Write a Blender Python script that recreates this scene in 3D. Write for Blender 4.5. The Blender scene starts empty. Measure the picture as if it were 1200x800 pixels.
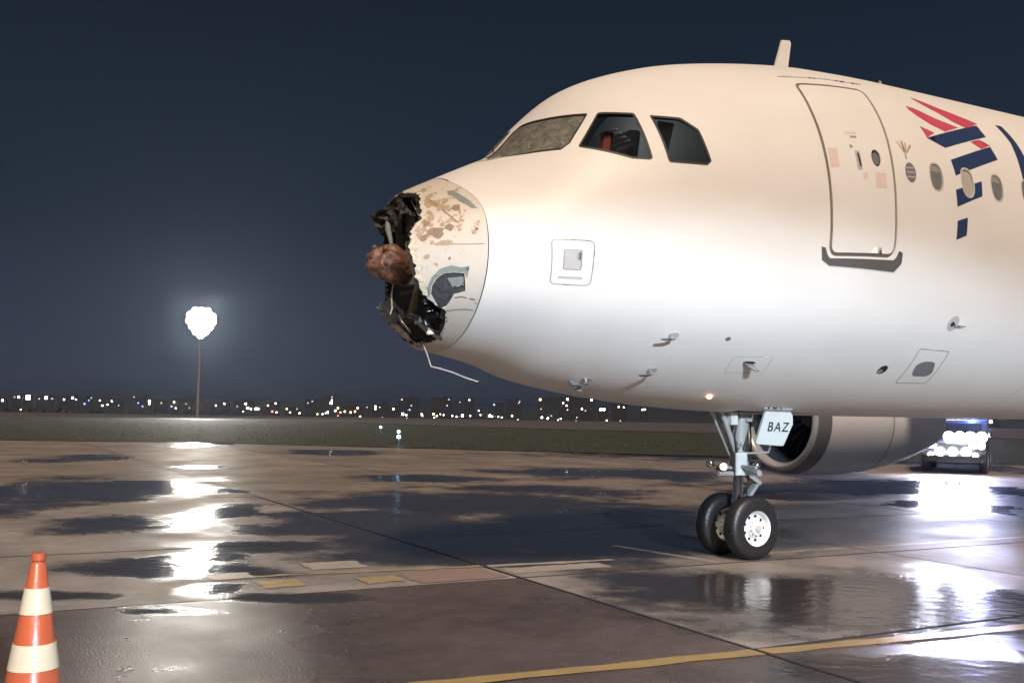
import bpy, bmesh, math, random
import numpy as np
from mathutils import Vector, Matrix
from mathutils import noise as mnoise
from mathutils.geometry import delaunay_2d_cdt

random.seed(7); RNG = np.random.default_rng(7)
scene = bpy.context.scene
COL = scene.collection
R = math.radians

# ------------------------------------------------------------------ camera
CAM = Vector((-2.971, -9.324, 1.629))
YAW, PITCH, ROLL, FPX = R(28.445), R(3.959), R(0.936), 1200.0
fw = Vector((math.sin(YAW)*math.cos(PITCH), math.cos(YAW)*math.cos(PITCH), math.sin(PITCH)))
r0 = Vector((math.cos(YAW), -math.sin(YAW), 0)); u0 = r0.cross(fw)
rr = r0*math.cos(ROLL) + u0*math.sin(ROLL); uu = -r0*math.sin(ROLL) + u0*math.cos(ROLL)
cam_d = bpy.data.cameras.new('camera'); cam = bpy.data.objects.new('camera', cam_d); COL.objects.link(cam)
cam_d.sensor_width = 36; cam_d.lens = FPX/1200*36; cam_d.clip_start = .05; cam_d.clip_end = 30000
M = Matrix.Identity(4)
for i in range(3):
    M[i][0], M[i][1], M[i][2], M[i][3] = rr[i], uu[i], -fw[i], CAM[i]
cam.matrix_world = M
scene.camera = cam

# ------------------------------------------------------------------ night sky, flood light, exposure
SUN_EL, SUN_AZ_FROM = R(50), (-.40, -.917)          # the apron floods shine from behind the camera, a little left
w = bpy.data.worlds.new('World'); scene.world = w; w.use_nodes = True
nt = w.node_tree; nt.nodes.clear()
wo = nt.nodes.new('ShaderNodeOutputWorld'); bg = nt.nodes.new('ShaderNodeBackground')
sky = nt.nodes.new('ShaderNodeTexSky'); sky.sky_type = 'NISHITA'; sky.sun_disc = False
sky.sun_elevation = R(-4.5); sky.sun_rotation = R(95); sky.air_density = 1.2; sky.dust_density = 2.5; sky.ozone_density = 3
hz = nt.nodes.new('ShaderNodeMixRGB'); hz.blend_type = 'ADD'; hz.inputs[0].default_value = 1
tc = nt.nodes.new('ShaderNodeTexCoord'); sx = nt.nodes.new('ShaderNodeSeparateXYZ')
rmp = nt.nodes.new('ShaderNodeValToRGB')           # city glow in the damp air: brighter towards the horizon
els = rmp.color_ramp.elements
els[0].position = 0.0; els[0].color = (.040, .048, .074, 1)
els[1].position = 1.0; els[1].color = (.006, .009, .015, 1)
for p, c in ((.06, (.033, .041, .066, 1)), (.18, (.0155, .0235, .040, 1)), (.40, (.0075, .0130, .0225, 1))):
    e = els.new(p); e.color = c
nt.links.new(tc.outputs['Generated'], sx.inputs[0]); nt.links.new(sx.outputs[2], rmp.inputs[0])
sc = nt.nodes.new('ShaderNodeMixRGB'); sc.blend_type = 'MULTIPLY'; sc.inputs[0].default_value = 1; sc.inputs[2].default_value = (.1, .1, .1, 1)
nt.links.new(sky.outputs[0], sc.inputs[1])
nt.links.new(sc.outputs[0], hz.inputs[1]); nt.links.new(rmp.outputs[0], hz.inputs[2])
nt.links.new(hz.outputs[0], bg.inputs[0]); bg.inputs[1].default_value = 1.0
nt.links.new(bg.outputs[0], wo.inputs[0])

sd = bpy.data.lights.new('apron_flood_light', 'SUN'); sd.energy = 3.8; sd.angle = R(9); sd.color = (1.0, .775, .585)
so = bpy.data.objects.new('apron_flood_light', sd); COL.objects.link(so)
ddir = Vector((-SUN_AZ_FROM[0]*math.cos(SUN_EL), -SUN_AZ_FROM[1]*math.cos(SUN_EL), -math.sin(SUN_EL))).normalized()
so.rotation_euler = ddir.to_track_quat('-Z', 'Y').to_euler(); so.location = (-20, -30, 30)

# unseen spot added behind the camera, its cone shaped for the level fuselage edge
hd = bpy.data.lights.new('unseen_cutoff_light', 'SPOT'); hd.energy = 30000; hd.color = (.80, .90, 1.0)
hd.spot_size = R(140); hd.spot_blend = .025; hd.shadow_soft_size = .5
ho = bpy.data.objects.new('unseen_cutoff_light', hd); COL.objects.link(ho)
ho.location = (-1.5, -24, 8.5)
_e = math.atan2(3.66-8.5, 22.0) - R(70)
_d = Vector((math.sin(R(10))*math.cos(_e), math.cos(R(10))*math.cos(_e), math.sin(_e)))
ho.rotation_euler = _d.to_track_quat('-Z', 'Y').to_euler()

scene.view_settings.view_transform = 'Standard'; scene.view_settings.look = 'None'
scene.view_settings.gamma = 1; scene.view_settings.use_curve_mapping = False
scene.view_settings.exposure = 0.1
scene.cycles.use_denoising = True
scene.cycles.sample_clamp_indirect = 6
scene.cycles.max_bounces = 5; scene.cycles.diffuse_bounces = 3; scene.cycles.glossy_bounces = 3; scene.cycles.transparent_max_bounces = 6

# ------------------------------------------------------------------ materials
def newmat(name):
    m = bpy.data.materials.new(name); m.use_nodes = True
    return m, m.node_tree, m.node_tree.nodes['Principled BSDF']

def pm(name, col, rough=.5, metal=0, noise=.12, scale=8, bump=0, bscale=60, spec=.5, coat=0):
    m, t, b = newmat(name)
    b.inputs['Roughness'].default_value = rough; b.inputs['Metallic'].default_value = metal
    b.inputs['Specular IOR Level'].default_value = spec; b.inputs['Coat Weight'].default_value = coat
    tc = t.nodes.new('ShaderNodeTexCoord'); n = t.nodes.new('ShaderNodeTexNoise')
    n.inputs['Scale'].default_value = scale; n.inputs['Detail'].default_value = 6
    t.links.new(tc.outputs['Object'], n.inputs['Vector'])
    mx = t.nodes.new('ShaderNodeMixRGB')
    mx.inputs[1].default_value = tuple(c*(1-noise) for c in col)+(1,)
    mx.inputs[2].default_value = tuple(min(1, c*(1+noise)) for c in col)+(1,)
    t.links.new(n.outputs['Fac'], mx.inputs[0]); t.links.new(mx.outputs[0], b.inputs['Base Color'])
    if bump:
        n2 = t.nodes.new('ShaderNodeTexNoise'); n2.inputs['Scale'].default_value = bscale; n2.inputs['Detail'].default_value = 5
        t.links.new(tc.outputs['Object'], n2.inputs['Vector'])
        bp = t.nodes.new('ShaderNodeBump'); bp.inputs['Strength'].default_value = bump; bp.inputs['Distance'].default_value = .02
        t.links.new(n2.outputs['Fac'], bp.inputs['Height']); t.links.new(bp.outputs[0], b.inputs['Normal'])
    return m

def em(name, col, strength):
    m, t, b = newmat(name)
    b.inputs['Base Color'].default_value = (.8, .8, .8, 1)
    b.inputs['Emission Color'].default_value = col+(1,); b.inputs['Emission Strength'].default_value = strength
    return m

def paint_white():
    m, t, b = newmat('white_paint')
    b.inputs['Roughness'].default_value = .46; b.inputs['Specular IOR Level'].default_value = .35
    tc = t.nodes.new('ShaderNodeTexCoord')
    mp = t.nodes.new('ShaderNodeMapping'); mp.inputs['Scale'].default_value = (.5, .5, .9)
    n = t.nodes.new('ShaderNodeTexNoise'); n.inputs['Scale'].default_value = 2.2; n.inputs['Detail'].default_value = 7
    t.links.new(tc.outputs['Object'], mp.inputs[0]); t.links.new(mp.outputs[0], n.inputs['Vector'])
    rp = t.nodes.new('ShaderNodeValToRGB')
    rp.color_ramp.elements[0].position = .3; rp.color_ramp.elements[0].color = (.70, .69, .675, 1)
    rp.color_ramp.elements[1].position = .62; rp.color_ramp.elements[1].color = (.74, .735, .725, 1)
    t.links.new(n.outputs['Fac'], rp.inputs[0])
    # fine grime specks
    v = t.nodes.new('ShaderNodeTexNoise'); v.inputs['Scale'].default_value = 38; v.inputs['Detail'].default_value = 4
    t.links.new(tc.outputs['Object'], v.inputs['Vector'])
    r2 = t.nodes.new('ShaderNodeValToRGB'); r2.color_ramp.elements[0].position = .70; r2.color_ramp.elements[0].color = (1, 1, 1, 1)
    r2.color_ramp.elements[1].position = .80; r2.color_ramp.elements[1].color = (.82, .79, .76, 1)
    t.links.new(v.outputs['Fac'], r2.inputs[0])
    mu = t.nodes.new('ShaderNodeMixRGB'); mu.blend_type = 'MULTIPLY'; mu.inputs[0].default_value = 1
    t.links.new(rp.outputs[0], mu.inputs[1]); t.links.new(r2.outputs[0], mu.inputs[2])
    t.links.new(mu.outputs[0], b.inputs['Base Color'])
    n3 = t.nodes.new('ShaderNodeTexNoise'); n3.inputs['Scale'].default_value = 1.6
    t.links.new(tc.outputs['Object'], n3.inputs['Vector'])
    bp = t.nodes.new('ShaderNodeBump'); bp.inputs['Strength'].default_value = .03; bp.inputs['Distance'].default_value = .03
    t.links.new(n3.outputs['Fac'], bp.inputs['Height']); t.links.new(bp.outputs[0], b.inputs['Normal'])
    return m

def radome_mat():
    # white paint with hail-chipped spots that bare tan and grey-green layers
    m, t, b = newmat('chipped_radome_paint'); b.inputs['Roughness'].default_value = .5
    tc = t.nodes.new('ShaderNodeTexCoord')
    n = t.nodes.new('ShaderNodeTexNoise'); n.inputs['Scale'].default_value = 9; n.inputs['Detail'].default_value = 5; n.inputs['Roughness'].default_value = .62
    t.links.new(tc.outputs['Object'], n.inputs['Vector'])
    # chipping is heaviest in the upper front, near the torn edge
    sp = t.nodes.new('ShaderNodeSeparateXYZ'); t.links.new(tc.outputs['Object'], sp.inputs[0])
    d = t.nodes.new('ShaderNodeVectorMath'); d.operation = 'DISTANCE'; d.inputs[1].default_value = (.78, -.62, 3.42)
    t.links.new(tc.outputs['Object'], d.inputs[0])
    mr = t.nodes.new('ShaderNodeMapRange'); mr.inputs['From Min'].default_value = .12; mr.inputs['From Max'].default_value = .55
    mr.inputs['To Min'].default_value = .10; mr.inputs['To Max'].default_value = -.12
    t.links.new(d.outputs['Value'], mr.inputs['Value'])
    ad = t.nodes.new('ShaderNodeMath'); ad.operation = 'ADD'
    t.links.new(n.outputs['Fac'], ad.inputs[0]); t.links.new(mr.outputs[0], ad.inputs[1])
    rp = t.nodes.new('ShaderNodeValToRGB'); e = rp.color_ramp.elements
    e[0].position = .0; e[0].color = (.58, .56, .52, 1); e[1].position = .52; e[1].color = (.56, .52, .46, 1)
    for p, c in ((.545, (.36, .27, .19, 1)), (.66, (.38, .29, .21, 1)), (.69, (.62, .57, .50, 1)), (.74, (.30, .24, .19, 1))):
        q = e.new(p); q.color = c
    t.links.new(ad.outputs[0], rp.inputs[0]); t.links.new(rp.outputs[0], b.inputs['Base Color'])
    bp = t.nodes.new('ShaderNodeBump'); bp.inputs['Strength'].default_value = .35; bp.inputs['Distance'].default_value = .01; bp.invert = True
    t.links.new(ad.outputs[0], bp.inputs['Height']); t.links.new(bp.outputs[0], b.inputs['Normal'])
    return m

def glass_mat(name, tint=(.62, .66, .70), rough=.03):
    m = bpy.data.materials.new(name); m.use_nodes = True; t = m.node_tree; t.nodes.clear()
    o = t.nodes.new('ShaderNodeOutputMaterial'); mx = t.nodes.new('ShaderNodeMixShader')
    tr = t.nodes.new('ShaderNodeBsdfTransparent'); tr.inputs[0].default_value = tint+(1,)
    g = t.nodes.new('ShaderNodeBsdfGlossy'); g.inputs['Roughness'].default_value = rough
    f = t.nodes.new('ShaderNodeFresnel'); f.inputs[0].default_value = 1.6
    t.links.new(f.outputs[0], mx.inputs[0]); t.links.new(tr.outputs[0], mx.inputs[1]); t.links.new(g.outputs[0], mx.inputs[2])
    t.links.new(mx.outputs[0], o.inputs[0])
    return m

def crazed_glass():
    # windshield shattered by hail: milky crazing with fine cracks
    m, t, b = newmat('hail_crazed_glass'); b.inputs['Roughness'].default_value = .28
    tc = t.nodes.new('ShaderNodeTexCoord')
    n = t.nodes.new('ShaderNodeTexNoise'); n.inputs['Scale'].default_value = 11; n.inputs['Detail'].default_value = 9; n.inputs['Roughness'].default_value = .7
    v = t.nodes.new('ShaderNodeTexVoronoi'); v.feature = 'DISTANCE_TO_EDGE'; v.inputs['Scale'].default_value = 16
    for k in (n, v): t.links.new(tc.outputs['Object'], k.inputs['Vector'])
    rp = t.nodes.new('ShaderNodeValToRGB'); e = rp.color_ramp.elements
    e[0].position = .30; e[0].color = (.055, .058, .052, 1); e[1].position = .72; e[1].color = (.24, .235, .20, 1)
    t.links.new(n.outputs['Fac'], rp.inputs[0])
    r2 = t.nodes.new('ShaderNodeValToRGB'); e = r2.color_ramp.elements
    e[0].position = .0; e[0].color = (.34, .33, .29, 1); e[1].position = .035; e[1].color = (0, 0, 0, 1)
    t.links.new(v.outputs['Distance'], r2.inputs[0])
    ad = t.nodes.new('ShaderNodeMixRGB'); ad.blend_type = 'ADD'; ad.inputs[0].default_value = .55
    t.links.new(rp.outputs[0], ad.inputs[1]); t.links.new(r2.outputs[0], ad.inputs[2]); t.links.new(ad.outputs[0], b.inputs['Base Color'])
    return m

MT = dict(
    white=paint_white(), radome=radome_mat(), glass=glass_mat('cockpit_glass'), crazed=crazed_glass(),
    seal=pm('black_rubber_seal', (.012, .013, .015), .55), gap=pm('door_gap_seal', (.16, .135, .11), .7),
    dark=pm('cockpit_dark_lining', (.10, .11, .125), .7), black=pm('burnt_black_fibre', (.026, .025, .024), .6, bump=.6, bscale=30, noise=.5),
    redbrown=pm('red_brown_antenna_skin', (.15, .075, .05), .38, noise=.45, scale=14, bump=.9, bscale=22),
    primer=pm('grey_green_primer', (.21, .245, .235), .6, noise=.25, scale=18, bump=.3), strip=pm('brown_stripped_edge', (.27, .19, .13), .7, noise=.4, scale=30),
    tanbare=pm('tan_bare_laminate', (.40, .31, .22), .7, noise=.3, scale=25, bump=.3), olive=pm('olive_bracket', (.13, .105, .055), .55, noise=.3),
    alu=pm('crumpled_aluminium', (.42, .43, .44), .28, 1, noise=.25, scale=12, bump=.7, bscale=9), steel=pm('grey_gear_paint', (.36, .375, .385), .35, 0, noise=.15),
    chrome=pm('polished_steel', (.72, .73, .74), .12, 1, noise=.05), tyre=pm('wet_black_tyre', (.016, .016, .018), .38, noise=.3, bump=.25, bscale=45),
    rim=pm('white_rim_paint', (.70, .71, .70), .35, noise=.12, scale=20), blue=pm('indigo_livery_print', (.028, .048, .125), .3, noise=.08),
    coral=pm('coral_livery_print', (.55, .085, .13), .3, noise=.08), scuff=pm('grey_scuff_plate', (.22, .22, .225), .35, .7, noise=.25, scale=30),
    grey=pm('light_grey_panel_paint', (.44, .44, .45), .4, noise=.1), midgrey=pm('mid_grey_recess', (.17, .17, .185), .5, noise=.1),
    line=pm('panel_line_grey', (.30, .29, .28), .6), placard=pm('faded_red_placard', (.68, .57, .53), .5, noise=.2, scale=40),
    pane=pm('window_pane_grey', (.17, .175, .185), .12, noise=.3, scale=4), blind=pm('lowered_window_blind', (.42, .40, .36), .35, noise=.1),
    shade=pm('half_drawn_shade', (.27, .265, .26), .3), tornwhite=pm('torn_laminate_edge', (.60, .55, .46), .7, noise=.35, scale=22, bump=1.0, bscale=28), dent=pm('dark_dented_skin', (.045, .052, .062), .45, noise=.6, scale=16, bump=.9, bscale=14), hair=pm('faint_panel_line', (.50, .49, .48), .6), wrim=pm('window_rim', (.46, .44, .41), .4), text=pm('black_lettering', (.02, .025, .03), .5), cyan_pl=pm('pale_gear_door_paint', (.66, .71, .71), .35, noise=.08),
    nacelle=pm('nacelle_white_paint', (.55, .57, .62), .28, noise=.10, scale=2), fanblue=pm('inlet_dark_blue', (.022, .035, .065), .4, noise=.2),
    lip=pm('bare_metal_inlet_lip', (.34, .36, .40), .3, .2, noise=.08), lipgrey=pm('inlet_lip_band_grey', (.16, .17, .19), .35, .4),
    seatgrey=pm('cockpit_seat_cloth', (.26, .27, .28), .8), red=pm('red_headrest', (.40, .09, .06), .7), curtain=pm('pale_cockpit_blind', (.5, .48, .45), .8),
)

# ------------------------------------------------------------------ mesh helpers
class MB:
    def __init__(s): s.v = []; s.f = []
    def add(s, vs, fs):
        o = len(s.v); s.v += [tuple(p) for p in vs]; s.f += [tuple(i+o for i in f) for f in fs]; return s
    def box(s, c, d, rot=None, bev=0.0):
        x, y, z = (k/2 for k in d); P = []
        if bev:
            b = min(bev, x*.9, y*.9, z*.9)
            for sz in (-1, 1):
                for (ax, ay) in ((x-b, y), (x, y-b), (x, -(y-b)), (x-b, -y), (-(x-b), -y), (-x, -(y-b)), (-x, y-b), (-(x-b), y)):
                    P.append(Vector((ax, ay, sz*z)))
            F = [tuple(range(7, -1, -1)), tuple(range(8, 16))]
            F = [tuple(range(8)), tuple(range(15, 7, -1))] + [((k+1) % 8, k, k+8, (k+1) % 8+8) for k in range(8)]
        else:
            P = [Vector((sx*x, sy*y, sz*z)) for sz in (-1, 1) for sy in (-1, 1) for sx in (-1, 1)]
            F = [(0, 2, 3, 1), (4, 5, 7, 6), (0, 1, 5, 4), (2, 6, 7, 3), (0, 4, 6, 2), (1, 3, 7, 5)]
        c = Vector(c)
        return s.add([(rot @ p if rot else p) + c for p in P], F)
    def tube(s, pts, rad, n=10, caps=True):
        pts = [Vector(p) for p in pts]; m = len(pts)
        rad = rad if isinstance(rad, (list, tuple)) else [rad]*m
        V = []; prev = None
        for i, p in enumerate(pts):
            t = (pts[min(i+1, m-1)] - pts[max(i-1, 0)]).normalized()
            a = prev - t*prev.dot(t) if prev else (Vector((0, 0, 1)) if abs(t.z) < .9 else Vector((1, 0, 0))).cross(t)
            a.normalize(); prev = a; b = t.cross(a)
            for k in range(n):
                th = 2*math.pi*k/n; V.append(p + (a*math.cos(th) + b*math.sin(th))*rad[i])
        F = [(i*n+k, i*n+(k+1) % n, (i+1)*n+(k+1) % n, (i+1)*n+k) for i in range(m-1) for k in range(n)]
        if caps: F += [tuple(range(n-1, -1, -1)), tuple(range((m-1)*n, m*n))]
        return s.add(V, F)
    def lathe(s, prof, origin, axis, n=32, closed=False):
        axis = Vector(axis).normalized(); a = (Vector((0, 0, 1)) if abs(axis.z) < .9 else Vector((1, 0, 0))).cross(axis).normalized(); b = axis.cross(a)
        o = Vector(origin); m = len(prof)
        V = [o + axis*h + (a*math.cos(2*math.pi*k/n) + b*math.sin(2*math.pi*k/n))*rd for (h, rd) in prof for k in range(n)]
        F = [(i*n+k, i*n+(k+1) % n, ((i+1) % m)*n+(k+1) % n, ((i+1) % m)*n+k) for i in range(m if closed else m-1) for k in range(n)]
        return s.add(V, F)
    def prism(s, poly, ax, lo, hi):
        # poly: 2-D outline in the plane across axis ax (0:x 1:y 2:z), extruded from lo to hi
        def P(p, h): q = list(p); q.insert(ax, h); return tuple(q)
        n = len(poly)
        V = [P(p, lo) for p in poly] + [P(p, hi) for p in poly]
        return s.add(V, [tuple(range(n)), tuple(range(2*n-1, n-1, -1))] + [(k, k+n, (k+1) % n+n, (k+1) % n) for k in range(n)])
    def build(s, name, mat, parent=None, smooth=False, angle=35):
        me = bpy.data.meshes.new(name); me.from_pydata(s.v, [], s.f)
        bm = bmesh.new(); bm.from_mesh(me); bmesh.ops.recalc_face_normals(bm, faces=bm.faces)
        if smooth:
            for f in bm.faces: f.smooth = True
            for e in bm.edges:
                if len(e.link_faces) == 2 and e.calc_face_angle(0) > R(angle): e.smooth = False
        bm.to_mesh(me); bm.free()
        return link(name, me, mat, parent)

def link(name, me, mat, parent=None):
    o = bpy.data.objects.new(name, me); COL.objects.link(o)
    if mat: me.materials.append(mat)
    if parent: o.parent = parent; o.matrix_parent_inverse = parent.matrix_world.inverted()
    return o
def tag(o, label=None, cat=None, group=None, kind=None):
    if label: o['label'] = label
    if cat: o['category'] = cat
    if group: o['group'] = group
    if kind: o['kind'] = kind
    return o
def empty(name, loc, rz=0):
    o = bpy.data.objects.new(name, None); COL.objects.link(o); o.location = loc; o.rotation_euler = (0, 0, rz)
    bpy.context.view_layer.update(); return o
def copy_tree(o, parent=None):
    c = o.copy(); COL.objects.link(c)
    if parent: c.parent = parent
    for ch in list(o.children): copy_tree(ch, c)
    return c

# ------------------------------------------------------------------ ground
def frame_pt(lat, dep):       # ground frame turned with the apron view: metres right of / beyond the photographer's spot
    return (CAM.x + lat*math.cos(YAW) + dep*math.sin(YAW), CAM.y - lat*math.sin(YAW) + dep*math.cos(YAW))

# standing water on the apron: centre (right, beyond) and half-sizes in metres in that turned frame
def gnd(px, py):
    d = fw + rr*((px-600)/FPX) - uu*((py-400)/FPX); t = -CAM.z/d.z; p = CAM + d*t
    q = p - CAM
    return q.dot(r0), q.x*math.sin(YAW) + q.y*math.cos(YAW)
PUDDLES = []
for cx, cy, hw, hh in ((60, 580, 150, 21), (130, 613, 75, 10), (88, 537, 50, 5), (195, 668, 120, 14), (40, 697, 110, 6),
                       (480, 625, 210, 30), (690, 628, 190, 32), (560, 590, 200, 14), (330, 640, 90, 10), (420, 606, 110, 10), (500, 560, 90, 4), (640, 574, 110, 5),
                       (725, 555, 130, 6), (745, 600, 70, 5), (1010, 572, 170, 8), (960, 705, 260, 36), (1150, 715, 150, 40), (1060, 790, 240, 20),
                       (330, 700, 90, 6), (560, 655, 240, 9), (900, 536, 200, 4), (390, 530, 60, 3), (240, 606, 48, 17), (242, 654, 60, 8), (238, 690, 46, 10), (240, 576, 45, 3), (238, 547, 30, 2), (240, 520, 34, 4), (205, 716, 70, 5), (1110, 543, 50, 9), (1110, 568, 60, 6), (1112, 592, 60, 9)):
    a, b0 = gnd(cx, cy); a2, _ = gnd(cx+hw, cy); _, bn = gnd(cx, cy+hh); _, bf = gnd(cx, cy-hh)
    PUDDLES.append((a, (bn+bf)/2, abs(a2-a), max(.12, (bf-bn)/2)))

def apron_mat(name, base, dark=1.0, slab=False, rr_=(.40, .62), spec=.22):
    m, t, b = newmat(name); N = t.nodes.new; L = t.links.new
    geo = N('ShaderNodeNewGeometry')
    mp = N('ShaderNodeMapping'); mp.vector_type = 'POINT'
    # rotate so that x = right, y = beyond
    sub = N('ShaderNodeVectorMath'); sub.operation = 'SUBTRACT'; sub.inputs[1].default_value = (CAM.x, CAM.y, 0)
    L(geo.outputs['Position'], sub.inputs[0]); mp.inputs['Rotation'].default_value = (0, 0, YAW); L(sub.outputs[0], mp.inputs[0])
    # warp
    nz = N('ShaderNodeTexNoise'); nz.inputs['Scale'].default_value = .55; nz.inputs['Detail'].default_value = 9; nz.inputs['Roughness'].default_value = .68
    L(mp.outputs[0], nz.inputs['Vector'])
    cur = None
    for (a, d, ha, hd_) in PUDDLES:
        s1 = N('ShaderNodeVectorMath'); s1.operation = 'SUBTRACT'; s1.inputs[1].default_value = (a, d, 0); L(mp.outputs[0], s1.inputs[0])
        s2 = N('ShaderNodeVectorMath'); s2.operation = 'MULTIPLY'; s2.inputs[1].default_value = (1/ha, 1/hd_, 0); L(s1.outputs[0], s2.inputs[0])
        s3 = N('ShaderNodeVectorMath'); s3.operation = 'LENGTH'; L(s2.outputs[0], s3.inputs[0])
        if cur is None: cur = s3.outputs['Value']
        else:
            mn = N('ShaderNodeMath'); mn.operation = 'SMOOTH_MIN'; mn.inputs[2].default_value = .25; L(cur, mn.inputs[0]); L(s3.outputs['Value'], mn.inputs[1]); cur = mn.outputs[0]
    nm = N('ShaderNodeMath'); nm.operation = 'MULTIPLY_ADD'; nm.inputs[1].default_value = -3.4; nm.inputs[2].default_value = 1.7; L(nz.outputs['Fac'], nm.inputs[0])
    sm = N('ShaderNodeMath'); sm.operation = 'ADD'; L(cur, sm.inputs[0]); L(nm.outputs[0], sm.inputs[1])
    wet = N('ShaderNodeMapRange'); wet.interpolation_type = 'SMOOTHSTEP'
    wet.inputs['From Min'].default_value = 1.42; wet.inputs['From Max'].default_value = .60; L(sm.outputs[0], wet.inputs['Value'])
    # dry-ish concrete tone: blotches and fine grain
    n1 = N('ShaderNodeTexNoise'); n1.inputs['Scale'].default_value = .7; n1.inputs['Detail'].default_value = 8; L(geo.outputs['Position'], n1.inputs['Vector'])
    n2 = N('ShaderNodeTexNoise'); n2.inputs['Scale'].default_value = 62; n2.inputs['Detail'].default_value = 5; L(geo.outputs['Position'], n2.inputs['Vector'])
    rp = N('ShaderNodeValToRGB'); e = rp.color_ramp.elements
    e[0].position = .34; e[0].color = tuple(c*.55*dark for c in base)+(1,); e[1].position = .66; e[1].color = tuple(c*1.15*dark for c in base)+(1,)
    n4 = N('ShaderNodeTexNoise'); n4.inputs['Scale'].default_value = 4.5; n4.inputs['Detail'].default_value = 8; n4.inputs['Roughness'].default_value = .65; L(geo.outputs['Position'], n4.inputs['Vector'])
    av = N('ShaderNodeMixRGB'); av.inputs[0].default_value = .42; L(n1.outputs['Fac'], av.inputs[1]); L(n4.outputs['Fac'], av.inputs[2]); L(av.outputs[0], rp.inputs[0])
    gr = N('ShaderNodeMixRGB'); gr.blend_type = 'OVERLAY'; gr.inputs[0].default_value = .6; L(rp.outputs[0], gr.inputs[1]); L(n2.outputs['Fac'], gr.inputs[2])
    col = gr.outputs[0]
    if slab:
        oi = N('ShaderNodeObjectInfo'); hs = N('ShaderNodeMapRange'); hs.inputs['To Min'].default_value = .82; hs.inputs['To Max'].default_value = 1.1
        L(oi.outputs['Random'], hs.inputs['Value'])
        mv = N('ShaderNodeVectorMath'); mv.operation = 'SCALE'; L(col, mv.inputs[0]); L(hs.outputs[0], mv.inputs['Scale']); col = mv.outputs[0]
    mix = N('ShaderNodeMixRGB'); mix.inputs[2].default_value = (.042, .038, .038, 1); L(wet.outputs[0], mix.inputs[0]); L(col, mix.inputs[1])
    L(mix.outputs[0], b.inputs['Base Color'])
    ro = N('ShaderNodeMapRange'); rv = N('ShaderNodeMapRange'); rv.inputs['From Min'].default_value = .35; rv.inputs['From Max'].default_value = .68; rv.inputs['To Min'].default_value = rr_[0]; rv.inputs['To Max'].default_value = rr_[1]; nr = N('ShaderNodeTexNoise'); nr.inputs['Scale'].default_value = .9; nr.inputs['Detail'].default_value = 9; L(geo.outputs['Position'], nr.inputs['Vector']); L(nr.outputs['Fac'], rv.inputs['Value']); L(rv.outputs[0], ro.inputs['To Min'])
    ro.inputs['To Min'].default_value = .40; ro.inputs['To Max'].default_value = .12; L(wet.outputs[0], ro.inputs['Value'])
    L(ro.outputs[0], b.inputs['Roughness'])
    sl = N('ShaderNodeMapRange'); sl.inputs['To Min'].default_value = spec; sl.inputs['To Max'].default_value = .5; L(wet.outputs[0], sl.inputs['Value']); L(sl.outputs[0], b.inputs['Specular IOR Level'])
    # relief: grain where damp, soft ripples where flooded
    n3 = N('ShaderNodeTexNoise'); n3.inputs['Scale'].default_value = 6.5; n3.inputs['Detail'].default_value = 4; L(geo.outputs['Position'], n3.inputs['Vector'])
    c2 = N('ShaderNodeMath'); c2.operation = 'SUBTRACT'; c2.inputs[1].default_value = .5; L(n2.outputs['Fac'], c2.inputs[0])
    c3 = N('ShaderNodeMath'); c3.operation = 'SUBTRACT'; c3.inputs[1].default_value = .5; L(n3.outputs['Fac'], c3.inputs[0])
    hm = N('ShaderNodeMixRGB'); L(wet.outputs[0], hm.inputs[0]); L(c2.outputs[0], hm.inputs[1]); L(c3.outputs[0], hm.inputs[2])
    bs = N('ShaderNodeMapRange'); bs.inputs['To Min'].default_value = .40; bs.inputs['To Max'].default_value = .26; L(wet.outputs[0], bs.inputs['Value'])
    bp = N('ShaderNodeBump'); bp.inputs['Distance'].default_value = .02; L(bs.outputs[0], bp.inputs['Strength']); L(hm.outputs[0], bp.inputs['Height'])
    L(bp.outputs[0], b.inputs['Normal'])
    return m
CONC = (.24, .208, .188)
MT['conc'] = apron_mat('damp_concrete', CONC, 1.0, True)
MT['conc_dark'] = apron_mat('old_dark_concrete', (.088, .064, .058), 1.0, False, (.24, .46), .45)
MT['joint'] = pm('joint_filler', (.02, .019, .018), .5)
MT['yellow'] = pm('worn_yellow_paint', (.27, .18, .07), .36, noise=.35, scale=5, bump=.2)
MT['oldyellow'] = pm('faded_yellow_paint', (.29, .215, .11), .42, noise=.4, scale=6, bump=.2)
MT['pinkpatch'] = pm('repaired_concrete', (.23, .155, .13), .45, noise=.2, scale=5, bump=.2)
MT['oldwhite'] = pm('faded_white_paint', (.30, .26, .225), .42, noise=.35, scale=6, bump=.2)
MT['grass'] = pm('wet_grass_sheet', (.027, .033, .022), .75, noise=.45, scale=.25, bump=.5, bscale=3)
MT['blade'] = pm('grass_blades', (.030, .037, .024), .6, noise=.4, scale=.4)
MT['soil'] = pm('dark_land', (.016, .019, .022), .9, noise=.3, scale=.02)
MT['taxi'] = pm('wet_taxiway_asphalt', (.10, .095, .09), .33, noise=.3, scale=.3, bump=.2, bscale=6)

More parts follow.
